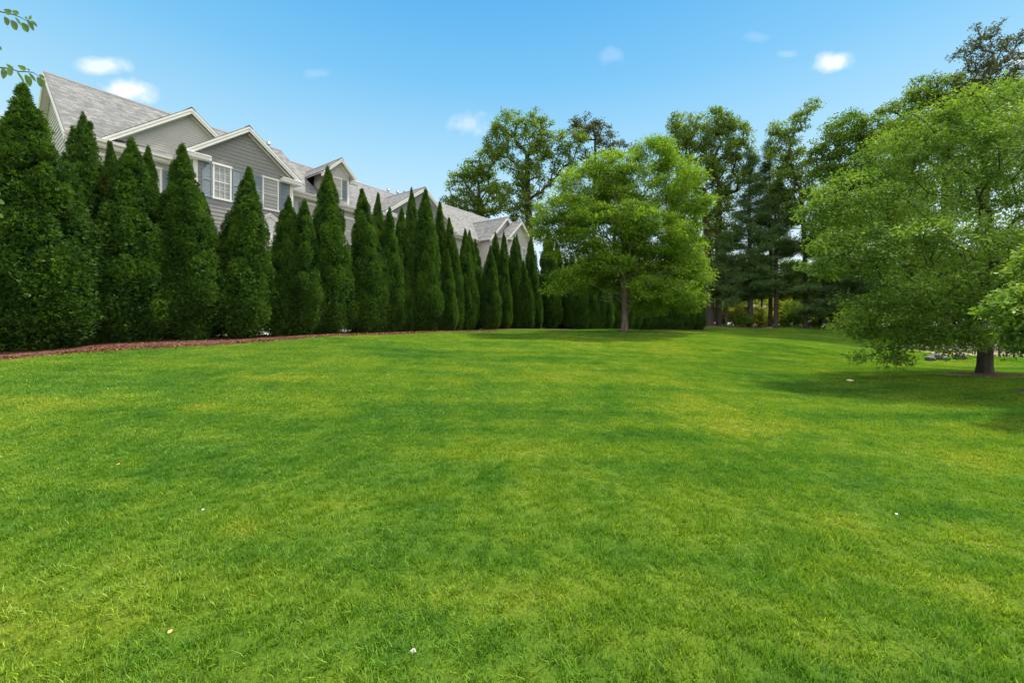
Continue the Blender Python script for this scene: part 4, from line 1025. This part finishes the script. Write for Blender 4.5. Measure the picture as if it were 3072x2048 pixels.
def scatter(name, pts, patches, label, smin=.85, smax=1.15):
    n = len(pts); z = gz(pts[:, 0], pts[:, 1]); e = .25
    dx = (gz(pts[:, 0]+e, pts[:, 1])-gz(pts[:, 0]-e, pts[:, 1]))/(2*e); dy = (gz(pts[:, 0], pts[:, 1]+e)-gz(pts[:, 0], pts[:, 1]-e))/(2*e)
    me = bpy.data.meshes.new(name); me.vertices.add(n); me.vertices.foreach_set('co', np.column_stack([pts, z]).astype(np.float32).ravel())
    rot = np.empty((n, 3), np.float32)
    for i in range(n):
        q = Vector((0, 0, 1)).rotation_difference(Vector((-dx[i], -dy[i], 1)).normalized()).to_matrix() @ Matrix.Rotation(random.choice((0, 1, 2, 3))*math.pi/2 + random.uniform(-.15, .15), 3, 'Z')
        rot[i] = q.to_euler()
    a_ = me.attributes.new('rot', 'FLOAT_VECTOR', 'POINT'); a_.data.foreach_set('vector', rot.ravel())
    a_ = me.attributes.new('scl', 'FLOAT', 'POINT'); a_.data.foreach_set('value', rng.uniform(smin, smax, n).astype(np.float32))
    a_ = me.attributes.new('idx', 'INT', 'POINT'); a_.data.foreach_set('value', rng.integers(0, len(patches), n).astype(np.int32))
    o = bpy.data.objects.new(name, me); COL.objects.link(o); tag(o, label, 'grass', kind='stuff')
    ng = bpy.data.node_groups.new(name, 'GeometryNodeTree'); ng.interface.new_socket('Geometry', in_out='INPUT', socket_type='NodeSocketGeometry'); ng.interface.new_socket('Geometry', in_out='OUTPUT', socket_type='NodeSocketGeometry')
    nd, lk = ng.nodes, ng.links
    gi = nd.new('NodeGroupInput'); go = nd.new('NodeGroupOutput')
    g2i = nd.new('GeometryNodeGeometryToInstance')
    for pp in patches[::-1]:
        oi = nd.new('GeometryNodeObjectInfo'); oi.inputs['Object'].default_value = pp; oi.inputs['As Instance'].default_value = True; lk.new(oi.outputs['Geometry'], g2i.inputs[0])
    iop = nd.new('GeometryNodeInstanceOnPoints'); lk.new(gi.outputs[0], iop.inputs['Points']); lk.new(g2i.outputs[0], iop.inputs['Instance'])
    iop.inputs['Pick Instance'].default_value = True
    def na(nm, t):
        q = nd.new('GeometryNodeInputNamedAttribute'); q.data_type = t; q.inputs['Name'].default_value = nm; return q.outputs['Attribute']
    lk.new(na('idx', 'INT'), iop.inputs['Instance Index'])
    er = nd.new('FunctionNodeEulerToRotation'); lk.new(na('rot', 'FLOAT_VECTOR'), er.inputs[0]); lk.new(er.outputs[0], iop.inputs['Rotation'])
    cx = nd.new('ShaderNodeCombineXYZ'); cx.inputs[0].default_value = 1; cx.inputs[1].default_value = 1; lk.new(na('scl', 'FLOAT'), cx.inputs[2]); lk.new(cx.outputs[0], iop.inputs['Scale'])
    lk.new(iop.outputs[0], go.inputs[0])
    md = o.modifiers.new('grass', 'NODES'); md.node_group = ng
    return o
def inlawn(p, margin=0.):
    """right of the mulch edge, short of the wood, left of the gravel"""
    d = np.full(len(p), 1e9); side = np.zeros(len(p))
    T = np.diff(ML, axis=0)
    for i in range(len(ML)-1):
        r = p-ML[i]; t = np.clip((r@T[i])/(T[i]@T[i]), 0, 1); q = r-t[:, None]*T[i]; dd = (q**2).sum(1)
        m_ = dd < d; d[m_] = dd[m_]; s_ = T[i][0]*r[:, 1]-T[i][1]*r[:, 0]; side[m_] = s_[m_]
    ok = (side < 0) & (np.sqrt(d) > margin)
    ok |= (p[:, 0] > 19.6) & (p[:, 1] < 47)
    wy = np.interp(p[:, 0], [wl[0][0]]+list(wl[:, 0]), [48]+list(wl[:, 1]))
    ok &= p[:, 1] < wy
    ty = np.interp(p[:, 0], tp[:, 0], tp[:, 1]); ok &= ~((p[:, 0] > 23.5) & (p[:, 1] > ty+.2) & (p[:, 1] < ty+9))
    for cx, cy, rr in RINGS: ok &= np.hypot(p[:, 0]-cx, (p[:, 1]-cy)*1.4) > rr
    return ok
RINGS = []
for a_, b_, rr in ((PX(1873,990,ZL), 0, .62), (PX(2952,1119,ZR), 0, 1.25), (PX(3085,1218,8.2), 0, .22)): RINGS.append((a_[0], a_[1], rr))
def gridpts(y0, y1, st, jit, margin):
    ys = np.arange(y0, y1, st); out = []
    for y in ys:
        hw = y*1.30+1.4; xs_ = np.arange(-hw, hw, st); out.append(np.column_stack([xs_, np.full(len(xs_), y)]))
    p = np.concatenate(out); p += rng.uniform(-jit, jit, p.shape); return p[inlawn(p, margin)]
near = [patch(.5, 4000, .041, .0047, 900+k, 60) for k in range(5)]
mid = [patch(.5, 3000, .043, .0064, 920+k, 55) for k in range(4)]
farp = [patch(1.0, 6000, .048, .0095, 940+k, 120) for k in range(4)]
scatter('grass', gridpts(1.0, 6.2, .44, .06, .2), near, 'short green lawn grass nearest the viewer', .8, 1.25)
scatter('grass', gridpts(6.2, 14.2, .46, .06, .2), mid, 'short green lawn grass in the middle of the lawn', .8, 1.2)
scatter('grass', gridpts(14.2, 50, .92, .1, .38), farp, 'short green lawn grass at the far end of the lawn', .8, 1.2)

# taller rough tufts and small things lying on the lawn
def tuft(px, py, z, n, h, r_, lab, mat='grass', w=.006):
    c = PX(px, py, z); b = g1(c[0], c[1]); o = patch(1, n, h, w, int(px)); v = o.data
    co = np.empty(len(v.vertices)*3, np.float32); v.vertices.foreach_get('co', co); co = co.reshape(-1, 3)
    base = co.reshape(-1, 5, 3); cen = base[:, :2].mean(1, keepdims=True)*[1, 1, 0]; base = base-cen+cen*r_*2
    v.vertices.foreach_set('co', base.astype(np.float32).ravel()); v.update()
    o.name = 'grass_tuft'; COL.objects.link(o); o.location = (c[0], c[1], b); tag(o, lab, 'grass tuft', 'longer tufts in the lawn')
tuft(75, 1258, 5.9, 160, .11, .30, 'pale longer grass tuft at the left edge of the lawn')
def flat_leaf(px, py, z, size, mat, lab, cat, name, rot):
    c = PX(px, py, z); b = g1(c[0], c[1]); m = MB()
    pr = [(0, 0), (.15, .28), (.4, .40), (.7, .30), (1, 0)]
    for (t0, w0), (t1, w1) in zip(pr[:-1], pr[1:]):
        for sg in (-1, 1):
            m.poly([(t0*size, 0, .1*size*math.sin(t0*3)), (t0*size, sg*w0*size, .1*size+.12*size*w0), (t1*size, sg*w1*size, .1*size+.12*size*w1), (t1*size, 0, .1*size*math.sin(t1*3))])
    o = m.build(name, M[mat]); o.location = (c[0], c[1], b+.045); o.rotation_euler = (.25, -.2, rot); tag(o, lab, cat, 'bits lying on the lawn'); return o
def flower(px, py, z, lab, s=1.):
    c = PX(px, py, z); b = g1(c[0], c[1]); e = empty('clover_flower', (c[0], c[1], b)); tag(e, lab, 'flower', 'white clover flowers in the lawn')
    tv, tf = [], []; tube(tv, tf, [(0, 0, 0), (.004, 0, .03), (0, 0, .055*s)], [.0015, .0014, .0013], 6)
    np_mesh('stem', np.concatenate(tv), np.array(tf), M['nearleaf'], e, tint=np.full(len(tv[0]), .3))
    n = 60; u = rng.normal(0, 1, (n, 3)); u[:, 2] = np.abs(u[:, 2])*.9+.1; u /= np.linalg.norm(u, axis=1)[:, None]
    _, s2 = frames(n); s2 = np.cross(u, s2); s2 /= np.linalg.norm(s2, axis=1)[:, None]
    np_mesh('petals', (leaf_quads(u*.002, u, s2, .011*s, .005*s)+[0, 0, .055*s]).reshape(-1, 3), quads(n), M['petal'], e)
flower(1240, 2003, 1.80, 'white clover flower in the grass at the bottom of the picture, nearest of all', 1.1)
for px, py, z, lab in [(680,1218,6.4,'white clover flower in the left half of the lawn'),(2755,1160,9.8,'white clover flower in the shade left of the crabapple trunk'),(2880,1150,10.3,'white clover flower just left below the crabapple trunk'),
                       (2965,1150,10.2,'white clover flower right in front of the crabapple trunk'),(1700,1025,17.0,'white clover flower on the far lawn, left of the honey locust'),(1800,1005,20.0,'white clover flower close in front of the honey locust')]:
    flower(px, py, z, lab, 1.1 if z > 8 else .8)
flat_leaf(503, 1938, 1.92, .022, 'dryleaf', 'orange-tan dry leaf in the grass at the lower left', 'fallen leaf', 'fallen_leaf', 1.2)
flat_leaf(350, 1417, 3.9, .03, 'dryleaf', 'tan dry leaf on the left part of the lawn', 'fallen leaf', 'fallen_leaf', .2)
flat_leaf(605, 1553, 3.1, .02, 'petal', 'pale petal lying left of the lawn centre', 'petal', 'fallen_petal', .4)
flat_leaf(2690, 1530, 3.2, .02, 'petal', 'pale petal on the right part of the lawn', 'petal', 'fallen_petal', .9)
flat_leaf(2972, 1630, 2.75, .02, 'petal', 'pale petal near the right edge of the lawn', 'petal', 'fallen_petal', 2.4)
# cream mushroom on the shaded lawn
c = PX(2550, 1146, 10.2); b = g1(c[0], c[1]); e = empty('mushroom', (c[0], c[1], b)); tag(e, 'cream coloured mushroom on the lawn left of the crabapple shade', 'mushroom')
tv, tf = [], []; tube(tv, tf, [(0, 0, 0), (0, 0, .07)], [.015, .013], 10); np_mesh('stalk', np.concatenate(tv), np.array(tf), M['mushroom'], e, smooth=True)
tv, tf = [], []; tube(tv, tf, [(0, 0, .055), (0, 0, .06), (0, 0, .075), (0, 0, .09), (0, 0, .098)], [.02, .075, .072, .045, .004], 16); np_mesh('cap', np.concatenate(tv), np.array(tf), M['mushroom'], e, smooth=True)
